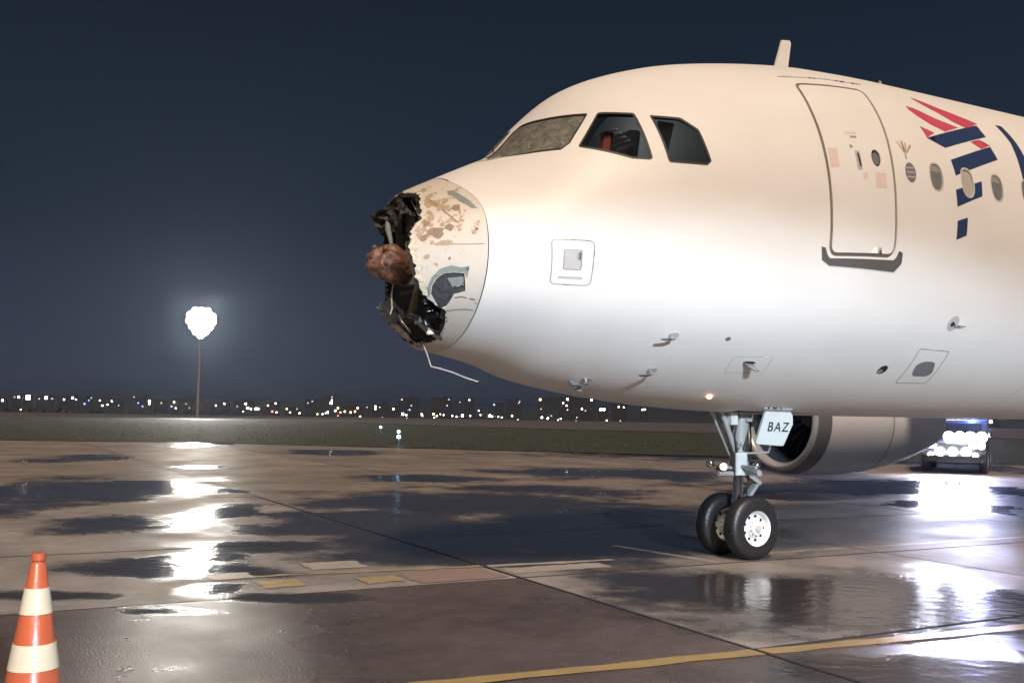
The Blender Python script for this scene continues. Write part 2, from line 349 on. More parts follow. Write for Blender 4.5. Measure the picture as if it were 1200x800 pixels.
# land: level round the airfield, dropping into the valley where the town lies
def land_z(x, y):
    d = math.hypot(x-CAM.x, y-CAM.y); az = math.degrees(math.atan2(x-CAM.x, y-CAM.y)) - math.degrees(YAW)
    drop = -10 - 20*min(1, max(0, (az+25)/30))
    t = min(1, max(0, (d-235)/700)); t = t*t*(3-2*t)
    rg = 4 + 19*min(1, max(0, (14-az)/36)) + 2.5*math.sin(az*1.7) + 1.5*math.sin(az*4.1+1)
    far = min(1, max(0, (d-2150)/180))
    return -.03 + drop*t + far*(rg-drop)
g = MB(); rings = [0, 20, 60, 120, 180, 235, 280, 340, 420, 520, 640, 780, 935, 1300, 1900, 2150, 2200, 2260, 2330, 2600, 3500, 5000, 9000]; nA = 288
V = [(CAM.x, CAM.y, -.03)]
for d in rings[1:]:
    for k in range(nA):
        x = CAM.x + d*math.sin(2*math.pi*k/nA); y = CAM.y + d*math.cos(2*math.pi*k/nA)
        V.append((x, y, land_z(x, y) + (RNG.normal()*1.2 if 2300 < d < 2400 else 0)))
F = [(0, 1+(k+1) % nA, 1+k) for k in range(nA)] + [(1+i*nA+k, 1+i*nA+(k+1) % nA, 1+(i+1)*nA+(k+1) % nA, 1+(i+1)*nA+k) for i in range(len(rings)-2) for k in range(nA)]
g.add(V, F); tag(g.build('ground', MT['soil'], smooth=True), kind='structure')

# grass strip beyond the apron and the taxiway behind it (metres, airfield plan)
edge_near = [(-60, 58), (-25, 49), (-1, 43), (7, 40), (15.3, 32.2), (24.6, 22.7), (45, 2), (80, -32)]
edge_far = [(150, 10), (95, 40), (62, 62), (44, 88), (40, 118), (28, 128), (2, 132), (-40, 138), (-90, 150)]
def sheet(name, poly, z, mat, kind='structure', parent=None):
    me = bpy.data.meshes.new(name); me.from_pydata([(p[0], p[1], z) for p in poly], [], [tuple(range(len(poly)))])
    bm = bmesh.new(); bm.from_mesh(me); bmesh.ops.triangulate(bm, faces=bm.faces)
    for f in bm.faces:
        if f.normal.z < 0: f.normal_flip()
    bm.to_mesh(me); bm.free()
    o = link(name, me, mat, parent)
    if kind: o['kind'] = kind
    return o
GP = edge_near + edge_far
sheet('grass', GP, .004, MT['grass'])
sheet('taxiway', [(-130, 160), (-90, 152), (-40, 140), (2, 134), (28, 130), (42, 120), (46, 90), (64, 64), (97, 42), (152, 12), (260, 60), (150, 160), (60, 215), (-130, 225)], 0.0, MT['taxi'])

_BB = {}
def inpoly(x, y, P):
    k = id(P); b = _BB.get(k)
    if b is None or b[4] is not P:
        xs_ = [p[0] for p in P]; ys_ = [p[1] for p in P]; b = _BB[k] = (min(xs_), max(xs_), min(ys_), max(ys_), P)
    if x < b[0] or x > b[1] or y < b[2] or y > b[3]: return False
    c = False; j = len(P)-1
    for i in range(len(P)):
        if (P[i][1] > y) != (P[j][1] > y) and x < (P[j][0]-P[i][0])*(y-P[i][1])/(P[j][1]-P[i][1])+P[i][0]: c = not c
        j = i
    return c
gv, gf = [], []
while len(gf) < 5000:
    lat = random.uniform(-32, 30); dep = 30 + 105*random.random()**1.6
    x, y = frame_pt(lat*dep/60, dep)
    if not inpoly(x, y, GP): continue
    h = random.uniform(.03, .08); th = random.uniform(0, 6.28); wd = random.uniform(.015, .04); o = len(gv)
    dx, dy = math.cos(th)*wd, math.sin(th)*wd; lx, ly = random.gauss(0, .05), random.gauss(0, .05)
    gv += [(x-dx, y-dy, .004), (x+dx, y+dy, .004), (x+lx, y+ly, .004+h)]; gf.append((o, o+1, o+2))
me = bpy.data.meshes.new('grass_blades'); me.from_pydata(gv, [], gf)
tag(link('grass_blades', me, MT['blade']), 'short wet grass growing on the strip beyond the apron', 'grass', kind='stuff')

# apron: filler sheet under single concrete slabs
AP = [(-75, -60), (140, -60), (80, -32), (45, 2), (24.6, 22.7), (15.3, 32.2), (7, 40), (-1, 43), (-25, 49), (-60, 58)]
MT['conc_far'] = apron_mat('damp_concrete_far', CONC); apron = sheet('apron', AP, -.022, MT['conc_far'])
X0, Y0, SXL, SYL = 2.03, -.36, 5.0, 3.36
def slab_mesh(w_, l_, name):
    b = MB(); h = .028; be = .012
    V = []
    for (z, q) in ((-.02, 0), (h-.028-be*.5, 0), (0, be)):
        V += [(q, q, z), (w_-q, q, z), (w_-q, l_-q, z), (q, l_-q, z)]
    F = [(0, 1, 5, 4), (1, 2, 6, 5), (2, 3, 7, 6), (3, 0, 4, 7), (4, 5, 9, 8), (5, 6, 10, 9), (6, 7, 11, 10), (7, 4, 8, 11), (8, 9, 10, 11)]
    o_ = len(V); g_ = .0112; zf = -.017; V += [(-g_, -g_, zf), (w_+g_, -g_, zf), (w_+g_, l_+g_, zf), (-g_, l_+g_, zf), (0, 0, zf), (w_, 0, zf), (w_, l_, zf), (0, l_, zf)]
    F += [(o_, o_+1, o_+5, o_+4), (o_+1, o_+2, o_+6, o_+5), (o_+2, o_+3, o_+7, o_+6), (o_+3, o_, o_+4, o_+7)]
    me = bpy.data.meshes.new(name); me.from_pydata(V, [], F)
    for k in list(range(0, 8))+list(range(9, 13)): me.polygons[k].material_index = 1
    return me
slab_me = slab_mesh(SXL-.022, SYL-.022, 'concrete_slab'); slab_me.materials.append(MT['conc']); slab_me.materials.append(MT['joint'])
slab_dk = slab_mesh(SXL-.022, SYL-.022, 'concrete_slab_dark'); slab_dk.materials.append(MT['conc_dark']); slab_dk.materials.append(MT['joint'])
for i in range(-5, 11):
    for j in range(-4, 14):
        x0, y0 = X0+i*SXL, Y0+j*SYL
        if not all(inpoly(x, y, AP) for x in (x0, x0+SXL) for y in (y0, y0+SYL)): continue
        p = Vector((x0+SXL/2, y0+SYL/2, 0)) - CAM; dep = p.x*math.sin(YAW)+p.y*math.cos(YAW); lat = p.dot(r0)
        if dep < -4 or abs(lat) > .62*dep+7: continue
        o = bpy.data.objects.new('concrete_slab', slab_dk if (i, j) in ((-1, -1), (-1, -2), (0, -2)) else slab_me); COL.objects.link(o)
        o.location = (x0+.011, y0+.011, random.uniform(-.002, .002)); o.parent = apron
# remaining apron surface past the single slabs
def strip(name, poly, mat, z=.004): return sheet(name, poly, z, mat, None, apron)
def ragged(x0, x1, y0, y1, step=.16, jit=.012):
    P = []
    n = max(2, int((x1-x0)/step)); m_ = max(1, int((y1-y0)/step))
    for k in range(n): P.append((x0+(x1-x0)*k/n+random.gauss(0, jit*.3), y0+random.gauss(0, jit)))
    for k in range(m_): P.append((x1+random.gauss(0, jit), y0+(y1-y0)*k/m_))
    for k in range(n): P.append((x1-(x1-x0)*k/n+random.gauss(0, jit*.3), y1+random.gauss(0, jit)))
    for k in range(m_): P.append((x0+random.gauss(0, jit), y1-(y1-y0)*k/m_))
    return P
def skewline(x0, x1, ya, yb, wd, jit=.01):
    P = ragged(x0, x1, -wd/2, wd/2, .2, jit)
    return [(x, y+ya+(yb-ya)*(x-x0)/(x1-x0)) for x, y in P]
strip('yellow_line', skewline(-6.5, 2.005, -3.18, -3.80, .155), MT['yellow'])
strip('yellow_line', skewline(2.055, 7.01, -3.80, -4.25, .155), MT['yellow'])
strip('faded_centre_line', skewline(-.45, 2.0, .72, .47, .10, .02), MT['oldyellow'])
strip('faded_centre_line', skewline(2.06, 3.6, .46, .34, .10, .02), MT['oldwhite'])
strip('faded_centre_line', skewline(5.5, 7.0, .10, .08, .09, .02), MT['oldwhite'])
strip('faded_centre_line', skewline(7.06, 10.5, .07, .02, .09, .02), MT['oldwhite'])
def vline(x, y0, y1, wd, dx=0):
    return [(x+q+dx*(y-y0)/(y1-y0), y) for y, q in [(y0, -wd/2), (y0, wd/2)] + [(y1, wd/2), (y1, -wd/2)]]
strip('faded_cross_line', vline(4.60, -.30, 1.35, .10, -.3), MT['oldwhite'])
for (x0, x1, y0, y1, mt) in ((-.42, -.02, .02, .42, 'oldyellow'), (.52, .92, -.10, .24, 'oldyellow'), (.98, 1.95, -.28, .32, 'pinkpatch'), (.30, .9, .86, 1.35, 'oldwhite'), (2.1, 3.3, -.1, .22, 'oldwhite'), (-.75, -.35, .62, .98, 'oldwhite')):
    strip('paint_patch', ragged(x0, x1, y0, y1, .07, .014), MT[mt], .005)

# ------------------------------------------------------------------ fuselage surface
ZC = 3.6907; NEXP = 2.374
XK = np.array([0, .12, .3, .6, 1.0, 1.5, 1.75, 2.1, 2.6, 3.1, 3.7, 4.4, 5.2, 6.2, 7.5, 30])
ZT = np.array([-0.77, -0.442, -0.251, -0.027, 0.191, 0.442, 0.571, 0.944, 1.392, 1.621, 1.795, 1.906, 1.985, 2.012, 2.019, 2.03])
ZB = np.array([-0.77, -1.018, -1.157, -1.296, -1.436, -1.538, -1.598, -1.723, -1.829, -1.899, -1.962, -2.003, -2.032, -2.042, -2.042, -2.042])
WD = np.array([0.0, 0.357, 0.556, 0.793, 1.019, 1.238, 1.334, 1.45, 1.587, 1.703, 1.813, 1.925, 2.03, 2.065, 2.055, 2.05])
ZM = np.array([-0.75, -0.72, -0.69, -0.65, -0.6, -0.54, -0.5, -0.45, -0.38, -0.3, -0.22, -0.14, -0.06, 0.0, 0.0, 0.0])
def _pchip(xk, yk):
    h = np.diff(xk); d = np.diff(yk)/h; m = np.zeros_like(yk)
    for i in range(1, len(xk)-1):
        if d[i-1]*d[i] > 0:
            w1 = 2*h[i]+h[i-1]; w2 = h[i]+2*h[i-1]; m[i] = (w1+w2)/(w1/d[i-1]+w2/d[i])
    m[0] = d[0]; m[-1] = d[-1]
    def f(x):
        i = np.clip(np.searchsorted(xk, x)-1, 0, len(h)-1); t = (x-xk[i])/h[i]
        return (2*t**3-3*t**2+1)*yk[i]+(t**3-2*t**2+t)*h[i]*m[i]+(-2*t**3+3*t**2)*yk[i+1]+(t**3-t**2)*h[i]*m[i+1]
    return f
SK = np.sqrt(XK); fZT, fZB, fWD, fZM = (_pchip(SK, k) for k in (ZT, ZB, WD, ZM))
def S(x, a):
    """point on the fuselage skin: station x (m aft of the nose), a = degrees round the section, 0 port, 90 crown"""
    x = np.asarray(x, float); a = np.radians(np.asarray(a, float)); sx_ = np.sqrt(np.clip(x, 0, 29.9))
    zt, zb, wd, zm = fZT(sx_), fZB(sx_), fWD(sx_), fZM(sx_)
    e = 2/(2+(NEXP-2)*np.clip((x-2.2)/2.3, 0, 1)); s = np.sin(a); c = np.cos(a); up = s >= 0
    sz = np.where(up, np.abs(s)**e, s); cy = np.where(up, np.sign(c)*np.abs(c)**e, c)
    z = np.where(up, zm+(zt-zm)*sz, zm+(zm-zb)*sz)
    return np.stack([x, -wd*cy, z+ZC], -1)
def NRM(x, a):
    h = 1e-3
    du = S(np.asarray(x)+h, a)-S(np.asarray(x)-h, a); da = S(x, np.asarray(a)+.25)-S(x, np.asarray(a)-.25)
    n = np.cross(da, du); n /= np.maximum(np.linalg.norm(n, axis=-1, keepdims=True), 1e-12)
    p = S(x, a); out = p - np.stack([p[..., 0], 0*p[..., 0], ZC + fZM(np.sqrt(np.clip(p[..., 0], 0, 29.9)))], -1)
    return n*np.sign((n*out).sum(-1, keepdims=True))
AS = 1.6*math.pi/180        # scale of the angle so that the unrolled skin is roughly isometric
def densify(loop, step=.035, closed=True):
    P = []; n = len(loop)
    for i in range(n if closed else n-1):
        a, b = loop[i], loop[(i+1) % n]; d = math.hypot(b[0]-a[0], (b[1]-a[1])*AS); m = max(1, int(d/step))
        P += [(a[0]+(b[0]-a[0])*k/m, a[1]+(b[1]-a[1])*k/m) for k in range(m)]
    return P
def pip(pt, loops): return [inpoly(pt[0], pt[1], l) for l in loops]
def skin(name, mat, parent, keep, loops, grid, off=0., thick=0., rim_mat=None):
    """unrolled triangulation of a piece of skin laid on the fuselage shape; keep(x, a) says which triangles stay"""
    pts = []; edges = []
    for l in loops:
        o = len(pts); pts += [Vector((p[0], p[1]*AS)) for p in l]; edges += [(o+i, o+(i+1) % len(l)) for i in range(len(l))]
    if loops and len(grid):
        B = np.array([(p[0], p[1]*AS) for l in loops for p in l]); G = np.array([(p[0], p[1]*AS) for p in grid])
        ok = np.ones(len(G), bool)
        for k in range(0, len(G), 500):
            ok[k:k+500] = (((G[k:k+500, None]-B[None])**2).sum(-1)).min(1) > .014**2
        G = G[ok]
    else: G = np.array([(p[0], p[1]*AS) for p in grid])
    pts += [Vector(p) for p in G]
    vo, eo, fo, _, _, _ = delaunay_2d_cdt(pts, edges, [], 0, 1e-6)
    P2 = np.array([(p.x, p.y/AS) for p in vo]); T = [f for f in fo if len(f) == 3]
    T = [f for f in T if keep(*P2[list(f)].mean(0))]
    X, A = P2[:, 0], P2[:, 1]; N = NRM(X, A); V3 = S(X, A)+off*N
    # orient
    T2 = []
    for f in T:
        a, b, c = V3[list(f)]
        T2.append(tuple(f) if np.dot(np.cross(b-a, c-a), N[f[0]]) > 0 else (f[0], f[2], f[1]))
    verts = [tuple(p) for p in V3]; faces = list(T2); nl = [N[i] for f in T2 for i in f]
    if thick:
        cnt = {}
        for f in T2:
            for k in range(3):
                e = (f[k], f[(k+1) % 3]); cnt[e] = 1
        rim = [e for e in cnt if (e[1], e[0]) not in cnt]; low = {}
        for e in rim:
            for i in e:
                if i not in low: low[i] = len(verts); verts.append(tuple(V3[i]-thick*N[i]))
        for (i, j) in rim:
            faces.append((j, i, low[i], low[j])); a, b, c = (np.array(verts[k]) for k in (j, i, low[i])); n = np.cross(b-a, c-a); n = n/max(np.linalg.norm(n), 1e-9)
            nl += [n]*4
    used = sorted({i for f in faces for i in f}); mp_ = {k: i for i, k in enumerate(used)}
    me = bpy.data.meshes.new(name); me.from_pydata([verts[k] for k in used], [], [tuple(mp_[i] for i in f) for f in faces])
    for p in me.polygons: p.use_smooth = True
    me.normals_split_custom_set([tuple(n) for n in nl])
    return link(name, me, mat, parent)
def patch(name, poly, mat, parent, off=.002, thick=.004, holes=(), step=.05):
    loop = densify(poly, step*.7); hl = [densify(h, .03) for h in holes]
    xs = [p[0] for p in loop]; as_ = [p[1] for p in loop]
    gx = np.arange(min(xs), max(xs), step); ga = np.arange(min(as_), max(as_), step/AS)
    grid = [(x, a) for x in gx for a in ga if inpoly(x, a, loop) and not any(inpoly(x, a, h) for h in hl)]
    return skin(name, mat, parent, lambda x, a: inpoly(x, a, loop) and not any(inpoly(x, a, h) for h in hl), [loop]+hl, grid, off, thick)
def shrink(poly, d):
    """inset a convex-ish outline by d metres in the unrolled skin"""
    P = [(p[0], p[1]*AS) for p in poly]; n = len(P)
    ar = sum(P[i][0]*P[(i+1) % n][1]-P[(i+1) % n][0]*P[i][1] for i in range(n)); s = 1 if ar > 0 else -1; Q = []
    for i in range(n):
        a, b, c = Vector(P[i-1]), Vector(P[i]), Vector(P[(i+1) % n])
        e1 = (b-a).normalized(); e2 = (c-b).normalized(); n1 = Vector((-e1.y, e1.x))*s; n2 = Vector((-e2.y, e2.x))*s
        k = (n1+n2); k = k/max(.35, k.length_squared)*2 if k.length > 1e-6 else n1
        q = b+k*d; Q.append((q.x, q.y/AS))
    return Q
def rounded(poly, r_, n=4):
    P = [Vector((p[0], p[1]*AS)) for p in poly]; Q = []; m = len(P)
    for i in range(m):
        a, b, c = P[i-1], P[i], P[(i+1) % m]; d1 = min(r_, (a-b).length*.45); d2 = min(r_, (c-b).length*.45)
        s_, e_ = b+(a-b).normalized()*d1, b+(c-b).normalized()*d2
        for k in range(n+1):
            t = k/n; q = s_*(1-t)**2+b*2*t*(1-t)+e_*t*t; Q.append((q.x, q.y/AS))
    return Q
def oval(x, a, hx, ha, n=20, p=2.4):
    return [(x+hx*math.copysign(abs(math.cos(t))**(2/p), math.cos(t)), a+ha*math.copysign(abs(math.sin(t))**(2/p), math.sin(t))) for t in (2*math.pi*k/n for k in range(n))]

def inv(P):
    x = P[0]; sx_ = math.sqrt(max(x, 0)); zt, zb, wd, zm = (float(f(np.array(sx_))) for f in (fZT, fZB, fWD, fZM)); z = P[2]-ZC
    k = (z-zm)/(zt-zm) if z > zm else (z-zm)/(zm-zb); m_ = -P[1]/wd; n = 2+(NEXP-2)*min(1, max(0, (x-2.2)/2.3)) if z > zm else 2.0
    return (x, math.degrees(math.atan2(math.copysign(abs(k)**(n/2), k), math.copysign(abs(m_)**(n/2), m_))))
def inv_side(P):
    x = P[0]; sx_ = np.array(math.sqrt(max(x, 0))); zt, zb, wd, zm = (float(f(sx_)) for f in (fZT, fZB, fWD, fZM)); k = min(.9995, (P[2]-ZC-zm)/(zt-zm))
    n = 2+(NEXP-2)*min(1, max(0, (x-2.2)/2.3)); return (x, math.degrees(math.asin(k**(n/2))))
def straight(poly, n=6):
    Q = []
    for i in range(len(poly)):
        a, b = S(*poly[i]), S(*poly[(i+1) % len(poly)]); Q += [inv_side(a+(b-a)*k/n) for k in range(n)]
    return Q
AIR = empty('airliner', (0, 0, 0))
tag(AIR, 'white airliner with a smashed nose cone, standing on its nose wheels', 'airplane')

def x_seam(a):
    q = a if a <= 90 else 180-a
    t = min(1, max(0, (q-20)/45)); return 1.218-.13*t*t*(3-2*t)

WIN = {'front': [(1.602, 74.5), (2.085, 86.0), (2.384, 52.6), (2.114, 44.1), (2.021, 43.9)],
       'side': [(2.45, 50.0), (2.734, 41.8), (2.757, 22.5), (2.728, 22.0), (2.561, 24.3), (2.152, 39.9)],
       'rear': [(2.856, 38.8), (3.138, 34.5), (3.279, 28.5), (3.331, 17.4), (3.279, 16.3), (2.901, 19.6)]}
WIN = {k: rounded(straight(v), .03) for k, v in WIN.items()}
mir = lambda P: [(p[0], 180-p[1]) for p in P]
DOOR = rounded([(4.60, 46.2), (4.575, 31), (4.585, 18), (4.60, 8), (4.605, 0), (4.60, -10.4), (5.452, -10.9), (5.458, 0), (5.46, 8), (5.468, 18), (5.49, 33), (5.525, 45.6)], .11, 6)
PWX = [6.075, 6.571, 7.07, 7.60, 8.13, 8.66, 9.19, 9.72]
PWIN = [oval(x, 11.3, .105, 4.35) for x in PWX]
PITOT = rounded([(1.745, 1.4), (2.142, -1.3), (2.150, -19.9), (1.775, -20.3)], .06)
HOLES = [WIN[k] for k in WIN]+[mir(WIN[k]) for k in WIN]+[DOOR]+PWIN
HOLES = [densify(h, .03) for h in HOLES]
# --- fuselage shell
xs_f = np.concatenate([np.arange(1.3, 4.6, .065), np.arange(4.6, 9.9, .09)])
as_f = np.arange(-90, 270.1, 3.0)
front = [(x_seam(a)+.007, a) for a in np.arange(-90, 270.1, 1.5)]; backl = [(9.99, a) for a in np.arange(270, -90.1, -3.0)]
outer = front+[(x, 270.) for x in np.arange(1.3, 9.9, .09)]+backl+[(x, -90.) for x in np.arange(9.9, 1.25, -.09)]
grid = [(x, a) for x in xs_f for a in as_f[1:-1] if x > x_seam(a)+.03 and not any(inpoly(x, a, h) for h in HOLES)]
skin('fuselage', MT['white'], AIR, lambda x, a: not any(inpoly(x, a, h) for h in HOLES), [outer]+HOLES, grid, 0, .03)
# aft barrel and tail cone
mb = MB(); st = list(np.linspace(9.99, 27, 14)); nA = 72
V = []
for x in st: V += [tuple(p) for p in S(np.full(nA, x), np.arange(nA)*5.0)]
for k in range(1, 9):
    t = k/8; P = S(np.full(nA, 27.0), np.arange(nA)*5.0); cz = ZC+t*1.45
    V += [(27+10*t, p[1]*(1-.9*t**1.3), cz+(p[2]-ZC)*(1-.88*t**1.15)) for p in P]
m_ = len(V)//nA
mb.add(V, [(i*nA+k, i*nA+(k+1) % nA, (i+1)*nA+(k+1) % nA, (i+1)*nA+k) for i in range(m_-1) for k in range(nA)]+[tuple(range((m_-1)*nA, m_*nA))])
mb.build('aft_fuselage', MT['white'], AIR, True, 60)

# --- cockpit windows
for k, P in WIN.items():
    for side in (0, 1):
        Q = P if not side else mir(P)
        inn = shrink(Q, .022)
        wn = patch('cockpit_window', inn, MT['crazed' if k == 'front' else 'glass'], AIR, -.010, 0)
        fr = patch('window_seal', shrink(Q, -.001), MT['seal'], wn, -.002, .012, holes=[inn])
patch('wiper_cowl', [(1.53, 79), (1.60, 75.5), (1.70, 71), (1.66, 68.5), (1.57, 72)], MT['line'], AIR, .004, .006)
# --- cockpit inside
lin_h = [densify(shrink(WIN[k], -.05), .04) for k in WIN]; lin_h += [mir(h) for h in lin_h]
gl = [(x, a) for x in np.arange(1.5, 3.8, .12) for a in np.arange(-20, 200.1, 6)]
box_l = [(1.45, -25.), (3.85, -25.), (3.85, 205.), (1.45, 205.)]
cl = skin('cockpit_lining', MT['dark'], AIR, lambda x, a: not any(inpoly(x, a, h) for h in lin_h), [densify(box_l, .1)]+lin_h, gl, -.10)
mb = MB(); mb.box((2.75, 0, 3.40), (1.7, 2.2, .06)); mb.build('cockpit_floor', MT['dark'], AIR)
mb = MB(); mb.prism([(1.5*math.cos(t)*.86, 4.25+.95*math.sin(t)) for t in (k*math.pi/10 for k in range(21))][:20], 0, 3.60, 3.65); mb.build('cockpit_bulkhead', MT['dark'], AIR)
mb = MB(); mb.box((2.02, 0, 3.90), (.30, 1.7, .30), Matrix.Rotation(-.35, 3, 'Y'), .05); mb.build('instrument_panel', MT['dark'], AIR)
cdl = bpy.data.lights.new('cockpit_fill_light', 'POINT'); cdl.energy = 18; cdl.color = (1, .93, .82); cdl.shadow_soft_size = .1; cdo = bpy.data.objects.new('cockpit_fill_light', cdl); COL.objects.link(cdo); cdo.location = (3.0, -.1, 4.75); cdo.parent = AIR  # unseen lamp added to brighten the dark cockpit interior
for sy in (-.72, .72):
    s_ = MB(); s_.box((2.75, sy, 3.66), (.46, .48, .14), None, .05); s_.box((2.92, sy, 4.1), (.13, .46, .80), Matrix.Rotation(.15, 3, 'Y'), .05)
    se = s_.build('pilot_seat', MT['seatgrey'], AIR)
    s_ = MB(); s_.box((2.62 if sy < 0 else 3.03, sy-.18 if sy < 0 else sy, 4.30), (.10, .15, .26), Matrix.Rotation(.15, 3, 'Y'), .04); s_.build('headrest', MT['red'], se)
    s_ = MB(); s_.box((2.80, sy-.26, 3.88), (.34, .05, .05), None, .015); s_.build('armrest', MT['seatgrey'], se)
s_ = MB(); s_.box((3.10, -1.18, 4.33), (.20, .025, .42), Matrix.Rotation(.35, 3, 'X'), .01); s_.build('sun_blind', MT['curtain'], AIR)
s_ = MB(); s_.tube([(2.98, -1.30, 3.95), (2.96, -1.16, 4.62)], .022, 8); s_.build('window_post', MT['curtain'], AIR)
s_ = MB()
for k in range(5): s_.box((2.62+k*.05, -.95, 4.42-.03*k), (.02, .30, .012), Matrix.Rotation(.5, 3, 'Y'))
s_.build('pale_slats', MT['curtain'], AIR)  # row of thin pale slats behind the side window

# --- door
gapring = patch('door_frame', shrink(DOOR, -.004), MT['gap'], AIR, -.016, 0, holes=[shrink(DOOR, .05)])
DP = shrink(DOOR, .032); DWIN = oval(5.235, 15.3, .062, 2.6, 18, 2.0); DWh = oval(5.235, 15.3, .078, 3.3, 18, 2.0)
door = patch('door', DP, MT['white'], AIR, .001, .02, holes=[DWIN], step=.06)
patch('door_window', oval(5.235, 15.3, .068, 2.9, 18, 2.0), MT['seal'], door, -.012, 0)
patch('door_window_pane', oval(5.237, 15.2, .045, 1.9, 14, 2.0), MT['pane'], door, -.008, .004)
patch('handle_recess', rounded([(4.965, 17.3), (5.03, 17.3), (5.035, 11.6), (4.97, 11.6)], .02), MT['grey'], door, .0025, .003)
patch('door_handle', [(4.992, 16.4), (5.006, 16.4), (5.016, 12.6), (5.002, 12.6)], MT['text'], door, .012, .012)
for (x, a, hx, ha, mt) in ((4.975, 23.2, .075, .45, 'placard'), (4.995, 21.8, .04, .35, 'line'), (4.70, 15.2, .055, 2.8, 'placard'), (4.935, 18.6, .018, .5, 'line'), (5.262, 9.0, .07, 2.0, 'placard'), (5.06, 10.0, .03, .8, 'placard')):
    patch('placard', [(x-hx, a-ha), (x+hx, a-ha), (x+hx, a+ha), (x-hx, a+ha)], MT[mt], door, .0022, .002)
patch('scuff_plate', [(4.512, -7.4), (4.560, -7.8), (4.588, -9.8), (4.625, -11.0), (5.44, -11.5), (5.475, -10.6), (5.50, -8.8), (5.552, -9.2), (5.556, -12.4), (5.47, -15.0), (4.635, -13.2), (4.535, -11.4)], MT['scuff'], AIR, .006, .007)
patch('gutter', [(4.50, 50.6), (5.62, 50.2), (5.62, 49.7), (4.50, 50.1)], MT['white'], AIR, .012, .014)

# --- passenger windows
for i, (x, P) in enumerate(zip(PWX, PWIN)):
    pw = patch('passenger_window', shrink(P, .014), MT['blind' if i == 1 else 'pane'], AIR, -.014, 0)
    patch('window_rim', shrink(P, -.001), MT['wrim'], pw, -.002, .012, holes=[shrink(P, .014)])
    if i in (0, 2): patch('lowered_shade', [q for q in shrink(P, .016) if q[1] > 11.6], MT['shade'], pw, -.012, 0)

# --- livery
LIV = [('coral', [(6.285, 46.1), (6.358, 46.3), (6.66, 42.3), (6.913, 39.9), (7.185, 37.3), (6.9, 32.9), (6.704, 35.1), (6.556, 38.4), (6.394, 41.9)]), ('coral', [(6.029, 38.8), (6.14, 38.4), (6.401, 34.8), (6.735, 32.3), (6.45, 28.8), (6.25, 30.9), (6.108, 33.9), (6.036, 36.7)]),
       ('coral', [(6.046, 29.0), (6.247, 27.2), (6.085, 24.5)]), ('blue', [(6.077, 24.3), (7.136, 36.0), (7.17, 30.5), (6.328, 21.7)]),
       ('coral', [(6.824, 26.5), (7.008, 28.4), (7.165, 26.7), (6.973, 24.3)]), ('blue', [(6.361, 17.6), (7.153, 26.1), (7.201, 21.2), (6.389, 12.6)]),
       ('blue', [(6.356, 8.3), (6.81, 12.3), (6.788, 7.8), (6.361, 3.9)]), ('blue', [(6.353, .8), (6.521, 1.8), (6.496, -2.5), (6.335, -4.2)]),
       ('blue', [(7.55, 39.2), (7.661, 39.5), (7.715, 30.9), (7.737, 24.8), (7.72, 18.8), (8.35, 19.6), (8.36, 14.6), (7.56, 13.4), (7.57, 20.1), (7.60, 30.4)])]
for mt, P in LIV: patch('livery_stripe' if len(P) < 10 else 'livery_letter', P, MT[mt], AIR, .0018, .002, holes=[shrink(p, -.006) for p in PWIN if min(q[0] for q in P)-.2 < p[0][0] < max(q[0] for q in P)+.3])
# round badge with meridians, and the little crown-like mark above it
bd = patch('round_badge', oval(5.692, 11.7, .075, 2.95, 22, 2.0), MT['midgrey'], AIR, .0018, .002)
for k in (-1, 0, 1): patch('badge_line', [(5.692-.055, 11.7+k*1.35-.18), (5.692+.055, 11.7+k*1.35-.18), (5.692+.055, 11.7+k*1.35+.18), (5.692-.055, 11.7+k*1.35+.18)], MT['grey'], bd, .0028, .001)
mk = patch('fin_mark', [(5.655, 15.6), (5.672, 15.6), (5.668, 17.6), (5.655, 17.6)], MT['strip'], AIR, .0018, .002)
for P in ([(5.575, 21.7), (5.60, 21.2), (5.66, 18.0), (5.645, 17.6)], [(5.64, 21.8), (5.665, 21.8), (5.672, 17.8), (5.652, 17.8)], [(5.695, 21.2), (5.715, 21.2), (5.685, 17.8), (5.668, 17.8)], [(5.765, 20.9), (5.785, 20.2), (5.69, 17.4), (5.675, 17.8)]):
    patch('mark_prong', P, MT['tanbare'], mk, .0018, .002)

# --- small fittings on the nose
pl = patch('pitot_access_panel', PITOT, MT['line'], AIR, .0012, .002, holes=[shrink(PITOT, .011)])
SQ = rounded([(1.860, -4.1), (2.034, -4.8), (2.039, -13.5), (1.870, -13.3)], .02)
patch('inspection_plate', SQ, MT['line'], AIR, .0012, .002, holes=[shrink(SQ, .012)])
patch('inspection_plate', shrink(SQ, .013), MT['grey'], AIR, .001, .002)
patch('panel_stencil', [(1.84, -16.2), (2.06, -16.2), (2.06, -17.4), (1.84, -17.4)], MT['grey'], AIR, .0012, .001)
def probe(x, a, L=.16, mat='chrome', lean=1):
    p = Vector(S(x, a)); n = Vector(NRM(x, a)); m = MB()
    m.tube([p-n*.01, p+n*.055, p+n*.075+Vector((-L*.35*lean, 0, 0)), p+n*.078+Vector((-L*lean, 0, 0))], [.022, .017, .014, .009], 10)
    b = m.build('pitot_probe', MT[mat], AIR, True)
    patch('probe_base', oval(x+.02, a, .055, 1.4, 14), MT['grey'], b, .003, .004)
for x, a in ((3.117, -38.3), (3.129, -55.1), (2.595, -67.2)): probe(x, a)
